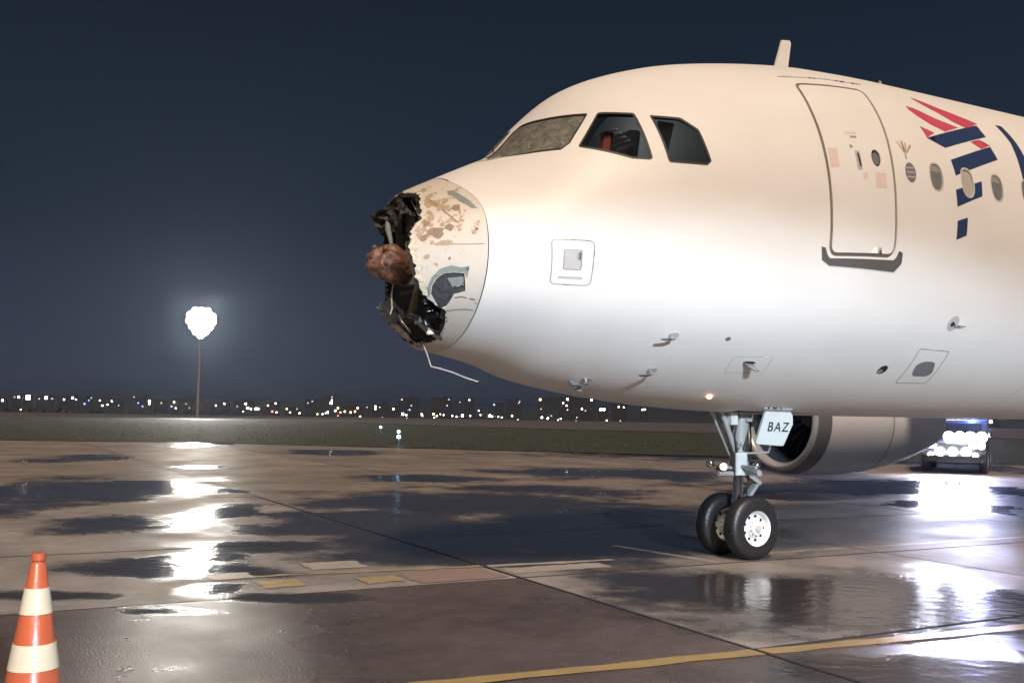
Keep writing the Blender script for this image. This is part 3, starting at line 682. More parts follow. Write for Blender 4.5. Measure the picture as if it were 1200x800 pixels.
def vane(x, a):
    p = Vector(S(x, a)); n = Vector(NRM(x, a)); m = MB()
    m.prism([(-.07, 0), (.05, 0), (.09, .09), (.03, .1)], 1, -.006, .006)
    o = m.build('sensor_vane', MT['midgrey'], AIR); t = Vector((1, 0, 0)); t = (t-n*t.dot(n)).normalized(); b = n.cross(t)
    mm = Matrix((t, b, n)).transposed().to_4x4(); mm.translation = p; o.matrix_world = mm
    return o
vane(2.531, -71.1); vane(4.157, -48.1)
HP = rounded([(3.93, -45.4), (4.40, -44.6), (4.42, -52), (3.95, -53)], .03); patch('hatch_outline', HP, MT['hair'], AIR, .0010, .001, holes=[shrink(HP, .006)])
patch('drain_slot', oval(4.157, -47.6, .075, .55, 14), MT['seal'], AIR, .002, .003)
patch('static_port', oval(3.745, -38.3, .03, .8, 14, 2), MT['midgrey'], AIR, .002, .003)
sp_ = patch('static_plate', oval(6.609, -29.7, .085, 2.6, 20, 2), MT['grey'], AIR, .002, .003); patch('static_port', oval(6.60, -29.9, .028, .8, 14, 2), MT['seal'], sp_, .006, .004)
m = MB(); p = Vector(S(6.64, -30.0)); n = Vector(NRM(6.64, -30.)); m.tube([p, p+n*.03, p+n*.035+Vector((.14, 0, 0))], [.012, .010, .006], 8); m.build('sensor_stem', MT['chrome'], sp_, True)
ov = patch('oval_port', oval(5.978, -48.4, .065, 1.9, 18, 2), MT['seal'], AIR, .002, .003); patch('port_lens', oval(5.955, -49.0, .035, 1.0, 14, 2), MT['chrome'], ov, .006, .004)
RP = rounded([(6.302, -39.1), (6.80, -39.4), (6.866, -54.0), (6.361, -54.5)], .03)
sv = patch('service_panel', RP, MT['line'], AIR, .0014, .002, holes=[shrink(RP, .010)])
patch('panel_recess', rounded([(6.500, -50.6), (6.425, -46.0), (6.50, -44.1), (6.70, -44.0), (6.80, -49.2), (6.74, -50.6)], .06), MT['midgrey'], sv, .0016, .002)
# skin joints round the nose section, thin and shallow
for xj in (8.62,): patch('skin_joint', [(xj, -88), (xj+.006, -88), (xj+.006, 268), (xj, 268)], MT['grey'], AIR, .0006, .001, step=.08)
# antennas
mb = MB(); mb.prism([(5.60, 5.66), (5.85, 5.66), (5.945, 6.25), (5.925, 6.285), (5.80, 6.27)], 1, -.014, .014); mb.build('blade_antenna', MT['white'], AIR)
mb = MB(); mb.prism([(7.10, 5.62), (7.22, 5.62), (7.20, 5.90), (7.17, 5.91)], 1, -.31, -.29); mb.build('small_antenna', MT['tanbare'], AIR)
mb = MB(); p = Vector(S(4.10, -67.8)); n = Vector(NRM(4.10, -67.8)); mb.lathe([(0, .028), (.014, .028), (.026, .018), (.032, 0.001)], p, n, 14); mb.build('belly_reflection_dot', em('amber_reflection', (1, .42, .16), 9), AIR, True)  # glowing dot stands for a light reflected on the belly
# windscreen wiper and a bent rain probe seen against the sky
mb = MB(); mb.tube([tuple(S(1.80, 88)+np.array([0, 0, .01])), tuple(S(1.78, 88)+np.array([-.02, 0, .12]))], .009, 8)
mb.build('windscreen_wiper', MT['seal'], AIR)

# ------------------------------------------------------------------ smashed radome
BRK = [(-90, .95), (-80, .965), (-73, 1.03), (-60, 1.045), (-47, 1.012), (-40, .96), (-37, .86), (-33, .775), (-29, .735), (-21.5, .683), (-16, .66), (-11.6, .647), (-7, .640), (-2.9, .627), (1.5, .604), (5.9, .600), (12, .612), (17, .614), (22, .64), (26, .668), (28, .72), (36, .735), (44, .754), (53, .79), (62, .805), (68, .77), (75, .747),
       (84, .79), (90, .835), (100, .80), (110, .805), (120, .835), (135, .90), (150, .98), (165, 1.06), (180, 1.10), (195, 1.09), (205, 1.07), (215, 1.07), (225, 1.08), (235, 1.10), (245, 1.12), (255, 1.11), (262, 1.06), (270, .95)]
def brk(a, amp=.007, seed=0):
    k = np.interp(a, [b[0] for b in BRK], [b[1] for b in BRK])
    return k + amp*(math.sin(a*1.9+seed)+.7*math.sin(a*4.3+1+seed*2)+.5*math.sin(a*9.1+2))
RHOLE = [(.802, -30.1), (.792, -24.0), (.815, -18.5), (.868, -14.8), (.95, -14.2), (1.034, -14.6), (1.056, -20.9), (1.073, -26.0), (1.02, -27.6), (.985, -28.5), (.972, -33), (.955, -37.5), (.911, -39.9), (.86, -36)]
def rad_skin(name, mat, off, thick, amp, pull, holes, seed, parent):
    A = np.arange(-90, 270.1, 1.2)
    fr = [(brk(a, amp, seed)-pull, a) for a in A]; bk = [(x_seam(a)-.006, a) for a in A[::-1]]
    loop = fr+[(x, 270.) for x in np.linspace(1.0, 1.17, 4)]+bk+[(x, -90.) for x in np.linspace(1.17, 1.0, 4)]
    hl = [densify(h, .02) for h in holes]
    gd = [(x, a) for x in np.arange(.40, 1.2, .04) for a in np.arange(-88, 269, 2.6) if brk(a, amp, seed)-pull+.02 < x < x_seam(a)-.02 and not any(inpoly(x, a, h) for h in hl)]
    keep = lambda x, a: brk(a, amp, seed)-pull <= x+.004 and x <= x_seam(a)-.005 and not any(inpoly(x, a, h) for h in hl)
    return skin(name, mat, parent, keep, [loop]+hl, gd, off, thick)
rad = rad_skin('radome', MT['radome'], 0, .012, .007, 0, [RHOLE], 0, AIR)
rad['label'] = 'torn white radome with chipped paint and a gaping hole'
rad_skin('torn_lining', MT['black'], -.022, .01, .016, .030, [], 1.3, rad)
patch('seam_seal', [(x_seam(a)-.02, a) for a in np.arange(-89, 269, 2)]+[(x_seam(a)+.02, a) for a in np.arange(268, -90, -2)], MT['seal'], AIR, -.006, 0)
# bared primer round the dent, bared patch near the seam, stripped conductor strips
patch('bared_primer', [(.79, -33), (.755, -26), (.775, -17.5), (.83, -11.8), (.92, -9.4), (1.0, -11.0), (1.068, -10.2), (1.064, -18), (1.034, -14.2), (.95, -13.8), (.868, -14.4), (.808, -18.3), (.786, -24), (.796, -30.3)], MT['primer'], rad, .0015, .002, step=.03)
patch('dent_skin', shrink(RHOLE, -.004), MT['dent'], rad, -.019, 0, step=.03)
patch('dent_fragment', [(.90, -18), (1.03, -17), (1.05, -22.5), (.96, -24)], MT['primer'], rad, -.012, .004, step=.03)
patch('bared_primer', [(1.0, 49.5), (1.045, 48), (1.07, 43), (1.112, 36), (1.165, 26.5), (1.115, 28), (1.085, 31.5), (1.04, 36), (1.02, 42), (.985, 45)], MT['primer'], rad, .0015, .002, step=.03)
def band(P, wd):
    L_, R_ = [], []
    for i, p in enumerate(P):
        a = Vector((P[max(i-1, 0)][0], P[max(i-1, 0)][1]*AS)); b = Vector((P[min(i+1, len(P)-1)][0], P[min(i+1, len(P)-1)][1]*AS)); t = (b-a).normalized(); n = Vector((-t.y, t.x))*wd/2
        L_.append((p[0]+n.x, p[1]+n.y/AS)); R_.append((p[0]-n.x, p[1]-n.y/AS))
    return L_+R_[::-1]
patch('lightning_strip', band([(.74, 6.5), (.9, 4.6), (1.05, 3.2), (1.18, 2.6)], .013), MT['strip'], rad, .0015, .004, step=.03)
patch('lightning_strip', band([(.83, 46), (.86, 38), (.90, 30), (.955, 22.5), (.99, 19)], .014), MT['strip'], rad, .0015, .004, step=.03)
patch('lightning_strip', band([(.97, -40.5), (1.05, -38.5), (1.13, -37.5), (1.195, -37.8)], .014), MT['alu'], rad, .0015, .004, step=.03)
patch('scorch_mark', band([(1.0, -30.5), (1.06, -29.5), (1.10, -30)], .014), MT['seal'], rad, .0015, .002, step=.03)
patch('scorch_mark', band([(1.125, -30.4), (1.175, -30.8)], .016), MT['seal'], rad, .0015, .002, step=.03)
BL = [(.80, 15, .075, 5), (.86, 6, .09, 2.2), (.93, 33, .035, 3.6), (1.0, 31.5, .045, 3), (.88, 35, .03, 2.5), (.84, 50, .04, 2.4), (.91, 17, .04, 3), (.86, 20, .03, 2), (1.10, 10.5, .022, 1.3), (1.125, 12.5, .018, 1.2), (1.11, 14.5, .012, .8), (.99, 14, .018, 1.2), (.73, 24, .03, 3), (.79, 40, .03, 2.5), (.95, 40, .02, 1.5), (.90, -5, .014, 1.2), (1.02, 20, .02, .8), (1.06, 27, .014, 1.0), (.70, 12, .035, 3), (.72, -3, .03, 2)]
for i, (x, a, hx, ha) in enumerate(BL):
    P = [(x+hx*math.cos(t)*random.uniform(.6, 1.15), a+ha*math.sin(t)*random.uniform(.6, 1.15)) for t in (2*math.pi*k/13 for k in range(13))]
    patch('paint_chip', P, MT['tanbare' if i % 3 else 'strip'], rad, .0016, .002, step=.025)
# crumpled white flakes along the torn edge
te_a = np.arange(-31, 63, 2.2); rs_ = random.Random(5)
te_in = [(brk(a)-.012+rs_.uniform(-.010, .006), a) for a in te_a]; te_out = [(brk(a)+.030+.022*mnoise.noise(Vector((a*.13, 2, 0)))+rs_.uniform(-.008, .010), a) for a in te_a[::-1]]
patch('torn_edge', te_in+te_out, MT['tornwhite'], rad, .007, .012, step=.03)
# bulkhead with scanner, pedestal and wreckage inside
mb = MB(); P = S(np.full(48, 1.13), np.arange(48)*7.5); c = P.mean(0); V = [tuple(c+(p-c)*.965) for p in P]
mb.add(V+[(v[0]+.03, v[1], v[2]) for v in V], [tuple(range(47, -1, -1))]+[(k, (k+1) % 48, 48+(k+1) % 48, 48+k) for k in range(48)]); bh = mb.build('nose_bulkhead', MT['black'], AIR)
for zz in (2.55, 2.85, 3.35):
    m = MB(); m.box((1.10, 0, zz), (.03, 1.3, .04)); m.build('bulkhead_rib', MT['dark'], bh)
mb = MB(); mb.box((.98, -.05, 3.02), (.32, .26, .34), None, .05); mb.tube([(.98, -.05, 3.02), (.72, -.08, 3.03)], .10, 12); ped = mb.build('scanner_pedestal', MT['dark'], AIR)
mb = MB(); mb.box((.88, -.30, 2.78), (.06, .10, .55), Matrix.Rotation(.25, 3, 'Y'), .02); mb.build('bracket', MT['olive'], ped)
mb = MB(); mb.box((.84, .10, 3.42), (.05, .16, .62), Matrix.Rotation(-.1, 3, 'Y'), .02); mb.build('bracket', MT['black'], ped)
# scanner: bent, lumpy round plate
bm = bmesh.new(); bmesh.ops.create_icosphere(bm, subdivisions=4, radius=1)
for v in bm.verts:
    k = v.co.copy(); d = 1+.26*mnoise.noise(k*1.9)+.13*mnoise.noise(k*5.3+Vector((3, 1, 2)))
    sq = math.copysign(abs(k.x)**.7, k.x)
    v.co = Vector((sq*.245, k.y*.20, k.z*.175))*d
    if k.x < 0: v.co.x -= .035*max(0, mnoise.noise(k*7.0))
for f in bm.faces: f.smooth = True
me = bpy.data.meshes.new('radar_antenna'); bm.to_mesh(me); bm.free(); ant = link('radar_antenna', me, MT['redbrown'], AIR)
ant.location = (.69, -.08, 3.035); ant.rotation_euler = (0, .12, R(28)); ant['label'] = 'red-brown lumpy radar antenna sticking out of the broken nose'
for (y, z) in ((-.10, .10), (.04, .12), (-.13, -.04), (.02, -.07)):
    m = MB(); m.lathe([(0, .028), (.02, .027), (.034, .016), (.038, .001)], (-.215, y, z), (-1, 0, 0), 10); o = m.build('antenna_boss', MT['redbrown'], None, True); o.parent = ant
# crumpled metal at the bottom of the hole
def crumple(name, cen, size, seed, mat, parent, rot=(0, 0, 0)):
    rs = random.Random(seed); n = 7; V = []; F = []
    for i in range(n):
        for j in range(n):
            V.append(((i/(n-1)-.5)*size[0], (j/(n-1)-.5)*size[1], rs.uniform(-1, 1)*size[2]))
    F = [(i*n+j, (i+1)*n+j, (i+1)*n+j+1, i*n+j+1) for i in range(n-1) for j in range(n-1)]
    o0 = len(V); V += [(v[0], v[1], v[2]-.006) for v in V]; F += [tuple(o0+k for k in f[::-1]) for f in F]
    bd_ = [(i*n) for i in range(n)]; 
    m = MB(); m.add(V, F); o = m.build(name, mat, parent); o.location = cen; o.rotation_euler = rot; return o
crumple('crumpled_metal', (.90, -.46, 2.44), (.34, .30, .04), 3, MT['alu'], rad, (.6, .5, .2))
crumple('crumpled_metal', (.86, -.10, 2.36), (.30, .30, .035), 5, MT['alu'], rad, (.2, .6, .1))
crumple('crumpled_metal', (.82, .22, 2.62), (.26, .28, .03), 8, MT['primer'], rad, (-.4, .7, .1))
crumple('crumpled_metal', (.96, -.52, 2.62), (.26, .20, .03), 9, MT['alu'], rad, (.9, .3, .3))
crumple('torn_fibre', (.74, .14, 3.52), (.25, .30, .04), 12, MT['black'], rad, (-.7, 1.0, .1))
crumple('torn_fibre', (.80, -.22, 3.58), (.22, .30, .03), 14, MT['black'], rad, (.8, .3, .1))
crumple('torn_fibre', (.84, -.15, 3.25), (.20, .34, .03), 18, MT['black'], rad, (.2, 1.3, .2))
for P, rr_, mt in (([(.73, .16, 3.55), (.725, .12, 3.42), (.75, .10, 3.30), (.755, .08, 3.22)], [.02, .03, .022, .008], 'primer'), ([(.80, -.25, 3.68), (.78, -.34, 3.62), (.80, -.42, 3.52), (.82, -.46, 3.44)], .007, 'alu'),
                   ([(.70, -.12, 2.86), (.69, -.10, 2.74), (.71, -.08, 2.62), (.70, -.06, 2.56)], .008, 'tanbare'), ([(.82, .10, 2.62), (.84, .0, 2.50), (.90, -.1, 2.38), (.97, -.18, 2.30)], [.02, .016, .02, .014], 'alu'), ([(.90, -.45, 2.58), (.98, -.56, 2.60), (1.02, -.62, 2.60)], [.016, .02, .03], 'chrome')):
    m = MB(); m.tube(P, rr_, 8); m.build('torn_strand', MT[mt], rad, True)
m = MB(); m.tube([(.958, -.24, 2.30), (1.0, -.22, 2.235), (1.03, -.2, 2.19), (1.08, -.2, 2.062), (1.17, -.2, 2.046), (1.31, -.2, 2.013), (1.45, -.2, 1.965), (1.593, -.2, 1.929)], .0075, 8); m.build('dangling_strip', pm('pale_pink_strip', (.62, .50, .47), .5), rad, True)

# ------------------------------------------------------------------ nose gear
GX = 5.075
m = MB(); m.tube([(GX+.07, 0, 1.75), (GX+.05, 0, 1.10)], .105, 16); m.tube([(GX+.052, 0, 1.12), (GX+.045, 0, .98)], .105, 16); m.tube([(GX+.045, 0, 1.0), (GX+.01, 0, .50)], .055, 14); leg = m.build('nose_gear_leg', MT['steel'], AIR, True)
m = MB(); m.tube([(GX+.047, 0, .97), (GX+.02, 0, .62)], .062, 14); m.build('chrome_piston', MT['chrome'], leg, True)
for sy in (-.09, .09):
    m = MB(); m.tube([(GX-.30, sy, 1.72), (GX-.03, sy*.6, 1.18)], .03, 10); m.build('drag_brace', MT['steel'], leg, True)
m = MB(); m.tube([(GX+.02, -.30, .385), (GX+.02, .30, .385)], .05, 12); m.box((GX+.02, 0, .44), (.16, .16, .2), None, .04); m.build('axle', MT['steel'], leg, True)
m = MB(); m.prism([(GX+.10, 1.02), (GX+.36, .86), (GX+.34, .82), (GX+.12, .95)], 1, -.05, .05); m.prism([(GX+.36, .86), (GX+.10, .56), (GX+.07, .60), (GX+.32, .87)], 1, -.04, .04); m.build('torque_link', MT['steel'], leg)
m = MB(); m.tube([(GX+.04, -.36, .99), (GX+.04, .36, .99)], .035, 10); m.tube([(GX-.03, -.38, 1.05), (GX-.03, .38, 1.05)], .02, 8); m.box((GX+.04, 0, 1.02), (.2, .22, .16), None, .04); m.build('steering_actuator', MT['steel'], leg, True)
for i, (x, y, z) in enumerate(((GX-.28, -.12, 1.05), (GX+.18, -.16, 1.06), (GX-.16, .26, 1.07))):
    m = MB(); m.lathe([(0, .05), (.03, .053), (.07, .04), (.10, .015)], (x, y, z), (.6, .8, 0), 16); lm = m.build('taxi_light', MT['steel'], leg, True)
    m = MB(); m.lathe([(-.002, .040), (-.012, .025), (-.014, .001)], (x, y, z), (.6, .8, 0), 16); m.build('lamp_lens', em('amber_lens', (1, .45, .22), 6) if i == 0 else MT['chrome'], leg, True)
m = MB(); m.tube([(GX-.28, -.08, 1.05), (GX, 0, 1.02), (GX+.2, -.1, 1.05)], .022, 8); m.tube([(GX-.30, -.05, .97), (GX+.34, -.05, .95)], .03, 8); m.build('lamp_bracket', MT['steel'], leg, True)
for P, r_ in (([(GX-.02, -.09, 1.7), (GX-.10, -.10, 1.4), (GX-.06, -.11, 1.15), (GX+.0, -.10, .9), (GX-.02, -.1, .6)], .012), ([(GX+.14, -.08, 1.7), (GX+.16, -.09, 1.3), (GX+.12, -.1, 1.0), (GX+.08, -.08, .6)], .010), ([(GX+.11, .08, 1.7), (GX+.15, .1, 1.3), (GX+.06, .1, .6)], .010)):
    m = MB(); m.tube(P, r_, 8); m.build('hydraulic_hose', MT['seal'], leg, True)
m = MB(); m.box((GX-.15, -.12, 1.60), (.10, .12, .14), None, .02); m.build('junction_box', MT['cyan_pl'], leg); m = MB(); m.box((GX-.02, -.12, 1.08), (.16, .05, .26), None, .015); m.build('steering_plate', MT['cyan_pl'], leg)
for (x, y, z, s_) in ((GX+.10, -.1, 1.62, .09), (GX+.22, -.05, 1.55, .07), (GX+.0, .1, 1.5, .08), (GX-.05, -.12, 1.30, .06)):
    m = MB(); m.box((x, y, z), (s_, s_, s_*1.2), None, .015); m.tube([(x, y-.05, z), (x, y+.05, z)], s_*.3, 8); m.build('gear_fitting', MT['steel'], leg)
m = MB(); m.box((GX+.35, 0, 1.72), (1.15, .62, .10)); m.build('gear_bay', MT['black'], AIR)
m = MB(); m.tube([(5.30, -.36, 1.33), (5.31, -.30, 1.22), (5.12, -.12, 1.20)], .014, 8); m.build('door_link', MT['steel'], leg, True)
def wheel(y):
    T = []; 
    for k in range(23):
        t = math.pi*(k/22); T.append((-.11*math.copysign(abs(math.cos(t))**.62, math.cos(t)), .215+.170*abs(math.sin(t))**.55))
    e = empty('wheel', (GX+.02, y, .361)); e.scale = (.935, 1, .935); e.parent = AIR
    m = MB(); m.lathe(T, (0, 0, 0), (0, 1, 0), 48); ty = m.build('tyre', MT['tyre'], None, True); ty.parent = e
    for k in (-.05, 0, .05):
        m = MB(); m.lathe([(k-.005, .3845), (k, .3868), (k+.005, .3845)], (0, 0, 0), (0, 1, 0), 48); q = m.build('tread_groove', MT['seal'], None, True); q.parent = e
    for s_ in (-1, 1):
        m = MB(); m.lathe([(s_*.085, .222), (s_*.098, .216), (s_*.090, .198), (s_*.045, .178), (s_*.035, .150), (s_*.040, .118), (s_*.070, .105), (s_*.075, .088), (s_*.105, .082), (s_*.112, .06), (s_*.112, .001)], (0, 0, 0), (0, 1, 0), 40); rm = m.build('rim', MT['rim'], None, True, 25); rm.parent = e
        if s_ < 0:
            for k in range(9):
                t = 2*math.pi*k/9; q = MB().tube([(math.cos(t)*.146, s_*.02, math.sin(t)*.146), (math.cos(t)*.146, s_*.0405, math.sin(t)*.146)], .019, 10).build('rim_hole', MT['seal'], None); q.parent = e
            for k in range(10):
                t = 2*math.pi*(k+.5)/10; q = MB().tube([(math.cos(t)*.094, s_*.07, math.sin(t)*.094), (math.cos(t)*.094, s_*.082, math.sin(t)*.094)], .008, 6).build('wheel_bolt', MT['midgrey'], None); q.parent = e
        m = MB(); m.lathe([(s_*.112, .045), (s_*.128, .04), (s_*.130, .001)], (0, 0, 0), (0, 1, 0), 16); q = m.build('hub_cap', MT['grey'], None, True); q.parent = e
wheel(-.25); wheel(.25)
# registration door
m = MB(); m.prism([(5.154, 1.716), (5.452, 1.705), (5.52, 1.69), (5.553, 1.645), (5.556, 1.545), (5.416, 1.306), (5.39, 1.296), (5.02, 1.318), (5.001, 1.335)], 1, -.435, -.405); gd_ = m.build('gear_door', MT['cyan_pl'], AIR)
gd_['label'] = 'pale gear door lettered BAZ beside the nose leg'
fc = bpy.data.curves.new('registration_lettering', 'FONT'); fc.body = 'BAZ'; fc.size = .152; fc.shear = .28; fc.extrude = .0012; fc.space_character = 1.22; fc.align_x = 'CENTER'; fc.offset = .0012
ft_ = bpy.data.objects.new('text_source', fc); COL.objects.link(ft_); bpy.context.view_layer.update()
tm_ = bpy.data.meshes.new_from_object(ft_.evaluated_get(bpy.context.evaluated_depsgraph_get())); bpy.data.objects.remove(ft_)
fo_ = link('registration_lettering', tm_, MT['text']); fo_.parent = gd_; fo_.location = (5.315, -.4375, 1.462); fo_.rotation_euler = (R(90), R(1), 0)
patch('gear_door_hinge', [(5.02, -74.4), (5.46, -75.0), (5.52, -77.5), (5.08, -77.0)], MT['grey'], AIR, .012, .02)

# ------------------------------------------------------------------ far engine, pylon and wing
EC = Vector((11.1, 5.75, 1.60))
NP_ = [(0.0, .905), (-.03, .945), (0.0, .985), (.10, 1.03), (.35, 1.075), (.8, 1.10), (1.4, 1.10), (2.0, 1.06), (2.7, .96), (3.3, .83), (3.8, .68), (4.1, .58), (4.0, .56)]
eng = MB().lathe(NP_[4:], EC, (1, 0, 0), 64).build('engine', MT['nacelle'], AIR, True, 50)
MB().lathe([(.14, .86), (.05, .878), (0, .905), (-.03, .945), (0, .985), (.06, 1.012)], EC, (1, 0, 0), 64).build('inlet_lip', MT['lip'], eng, True, 80)
MB().lathe([(.06, 1.012), (.12, 1.035), (.35, 1.075)], EC, (1, 0, 0), 64).build('lip_band', MT['lipgrey'], eng, True, 80)
MB().lathe([(.14, .86), (.5, .83), (1.1, .82), (1.12, .2)], EC, (1, 0, 0), 64).build('inlet_duct', MT['fanblue'], eng, True, 40)
MB().lathe([(.62, .005), (.70, .09), (.9, .19), (1.08, .26)], EC, (1, 0, 0), 32).build('spinner', MT['midgrey'], eng, True)
fb = MB()
for k in range(22):
    t = 2*math.pi*k/22; V = []
    for rd, tw, ch in ((.24, .5, .12), (.5, .8, .14), (.81, 1.1, .16)):
        for s_ in (-1, 1):
            V.append(EC+Vector((1.0+s_*ch*math.cos(tw)*.5, math.cos(t+s_*ch*math.sin(tw)/rd*.5)*rd, math.sin(t+s_*ch*math.sin(tw)/rd*.5)*rd)))
    bl = MB().add(V, [(0, 1, 3, 2), (2, 3, 5, 4)]).build('fan_blade', MT['midgrey'], eng)
MB().lathe([(2.0, 1.063), (2.025, 1.062), (2.03, 1.03)], EC, (1, 0, 0), 64).build('cowl_seam', MT['lipgrey'], eng)
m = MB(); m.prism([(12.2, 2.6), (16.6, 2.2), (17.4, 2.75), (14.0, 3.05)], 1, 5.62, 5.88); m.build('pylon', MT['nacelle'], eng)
m = MB()
def wsec(y, x0, ch, z, th): return [(x0, y, z), (x0+ch*.08, y, z+th*.55), (x0+ch*.35, y, z+th), (x0+ch, y, z+.02), (x0+ch*.35, y, z-th*.5), (x0+ch*.08, y, z-th*.35)]
V = wsec(1.6, 12.0, 6.9, 2.55, .45)+wsec(6.2, 14.4, 3.9, 2.95, .28)+wsec(16.8, 20.0, 1.5, 3.9, .1)
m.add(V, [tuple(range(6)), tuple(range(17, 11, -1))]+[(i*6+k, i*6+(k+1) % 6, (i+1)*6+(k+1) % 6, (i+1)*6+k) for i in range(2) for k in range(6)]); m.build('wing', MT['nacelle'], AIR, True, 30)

# ------------------------------------------------------------------ traffic cone
cl_, cd_ = gnd(36, 845); CXY = frame_pt(cl_, cd_)
cone = empty('traffic_cone', (CXY[0], CXY[1], 0)); tag(cone, 'orange traffic cone with two white bands in the near left corner', 'traffic cone')
MT['orange'] = pm('orange_plastic', (.36, .080, .036), .30, noise=.12, scale=10, bump=.1, bscale=20); MT['reflect'] = pm('white_reflective_sleeve', (.50, .45, .34), .32, noise=.08, scale=14)
def cpart(name, prof, mat):
    o = MB().lathe(prof, (0, 0, 0), (0, 0, 1), 40).build(name, MT[mat], None, True, 40); o.parent = cone; return o
CH = .86
def cr(z): return .038+(CH-.055-z)*.158
cpart('cone_body', [(.03, .19), (.045, cr(.045)), (CH-.055, cr(CH-.055)), (CH-.048, .030), (CH-.04, .030), (CH-.036, .036), (CH-.004, .035), (CH, .030), (CH-.002, .001)], 'orange')
for z0, z1 in ((.553, .683), (.275, .404)): cpart('white_band', [(z0, cr(z0)+.0005), (z0+.001, cr(z0)+.0035), (z1-.001, cr(z1)+.0035), (z1, cr(z1)+.0005)], 'reflect')
b_ = MB().box((0, 0, .016), (.46, .46, .03), None, .06).build('cone_base', MT['seal'], None); b_.parent = cone

# ------------------------------------------------------------------ floodlight mast
MAST = Vector((31.0, 158.0, 0))
mast = empty('floodlight_mast', MAST, R(8)); tag(mast, 'tall lit floodlight mast standing on the airfield beyond the grass', 'light mast')
def mpart(mb_, name, mat, sm=False):
    o = mb_.build(name, mat, None, sm); o.parent = mast; return o
MT['mastgrey'] = pm('galvanised_steel', (.20, .20, .20), .45, .3, noise=.1); MT['flood'] = em('floodlight_glass', (1.0, .97, .86), 60)
mpart(MB().tube([(0, 0, -.1), (0, 0, 7), (0, 0, 13.0)], [.25, .22, .18], 14), 'mast_pole', MT['mastgrey'], True)
mpart(MB().lathe([(0, .5), (.25, .5), (.3, .36)], (0, 0, 0), (0, 0, 1), 14), 'mast_foot', MT['mastgrey'])
fr_ = MB()
ROWS = [(17.0, 3, 1.0), (16.2, 5, .92), (15.35, 5, .96), (14.5, 4, .95), (13.7, 3, .8), (13.1, 1, 1)]  # rows spread wide so the lit lenses also fill the lamp's glare
for z, n_, dx in ROWS: fr_.tube([(-(n_-1)*dx/2-.3, .25, z), ((n_-1)*dx/2+.3, .25, z)], .07, 8)
fr_.tube([(-.5, .25, 13), (-1.5, .25, 17.2)], .06, 8); fr_.tube([(.5, .25, 13), (1.5, .25, 17.2)], .06, 8); fr_.tube([(0, 0, 12.9), (0, .25, 17.3)], .12, 8)
mpart(fr_, 'head_frame', MT['mastgrey'])
for k, (x, z) in enumerate(((-1.2, 16.2), (1.2, 16.2), (0, 14.6))):
    ld = bpy.data.lights.new('floodlight_lamp', 'SPOT'); ld.energy = 11000; ld.color = (1, .96, .86); ld.shadow_soft_size = .8; ld.spot_size = R(125); ld.spot_blend = .4
    lo = bpy.data.objects.new('floodlight_lamp', ld); COL.objects.link(lo); lo.parent = mast; lo.location = (x, -.8, z); lo.rotation_euler = Vector((0, -.88, -.47)).to_track_quat('-Z', 'Y').to_euler()
for z, n_, dx in ROWS:
    for k in range(n_):
        x = (k-(n_-1)/2)*dx
        ca = MB().lathe([(0, .56), (.12, .56), (.38, .32), (.48, .15), (.48, .001)], (x, -.12, z), (0, .97, .22), 18); c_ = mpart(ca, 'floodlight', MT['mastgrey'], True)
        l_ = MB().lathe([(-.01, .55), (-.05, .35), (-.07, .001)], (x, -.12, z), (0, .97, .22), 18).build('lens', MT['flood'], None, True); l_.parent = c_

# ------------------------------------------------------------------ service vehicle with its lights on, beyond the engine
vl, vd = gnd(1122, 551)
VP = frame_pt(vl, vd); VROT = math.atan2(VP[0]-CAM.x, VP[1]-CAM.y)
suv = empty('service_pickup', (VP[0], VP[1], 0), -VROT-.05); tag(suv, 'service vehicle with dazzling headlights and a roof light bar beyond the engine', 'vehicle')
def sp(mb_, name, mat, sm=False, par=None):
    o = mb_.build(name, mat, None, sm); o.parent = par or suv; return o
MT['carwhite'] = pm('vehicle_dark_paint', (.05, .05, .06), .25, noise=.05); MT['carglass'] = pm('vehicle_glass', (.02, .022, .025), .05); MT['beam'] = em('headlight_beam', (.90, .93, 1.0), 80); MT['beam2'] = em('bar_light_white', (.95, .96, 1), 60); MT['bluebeacon'] = em('blue_beacon', (.08, .16, 1.0), 40)
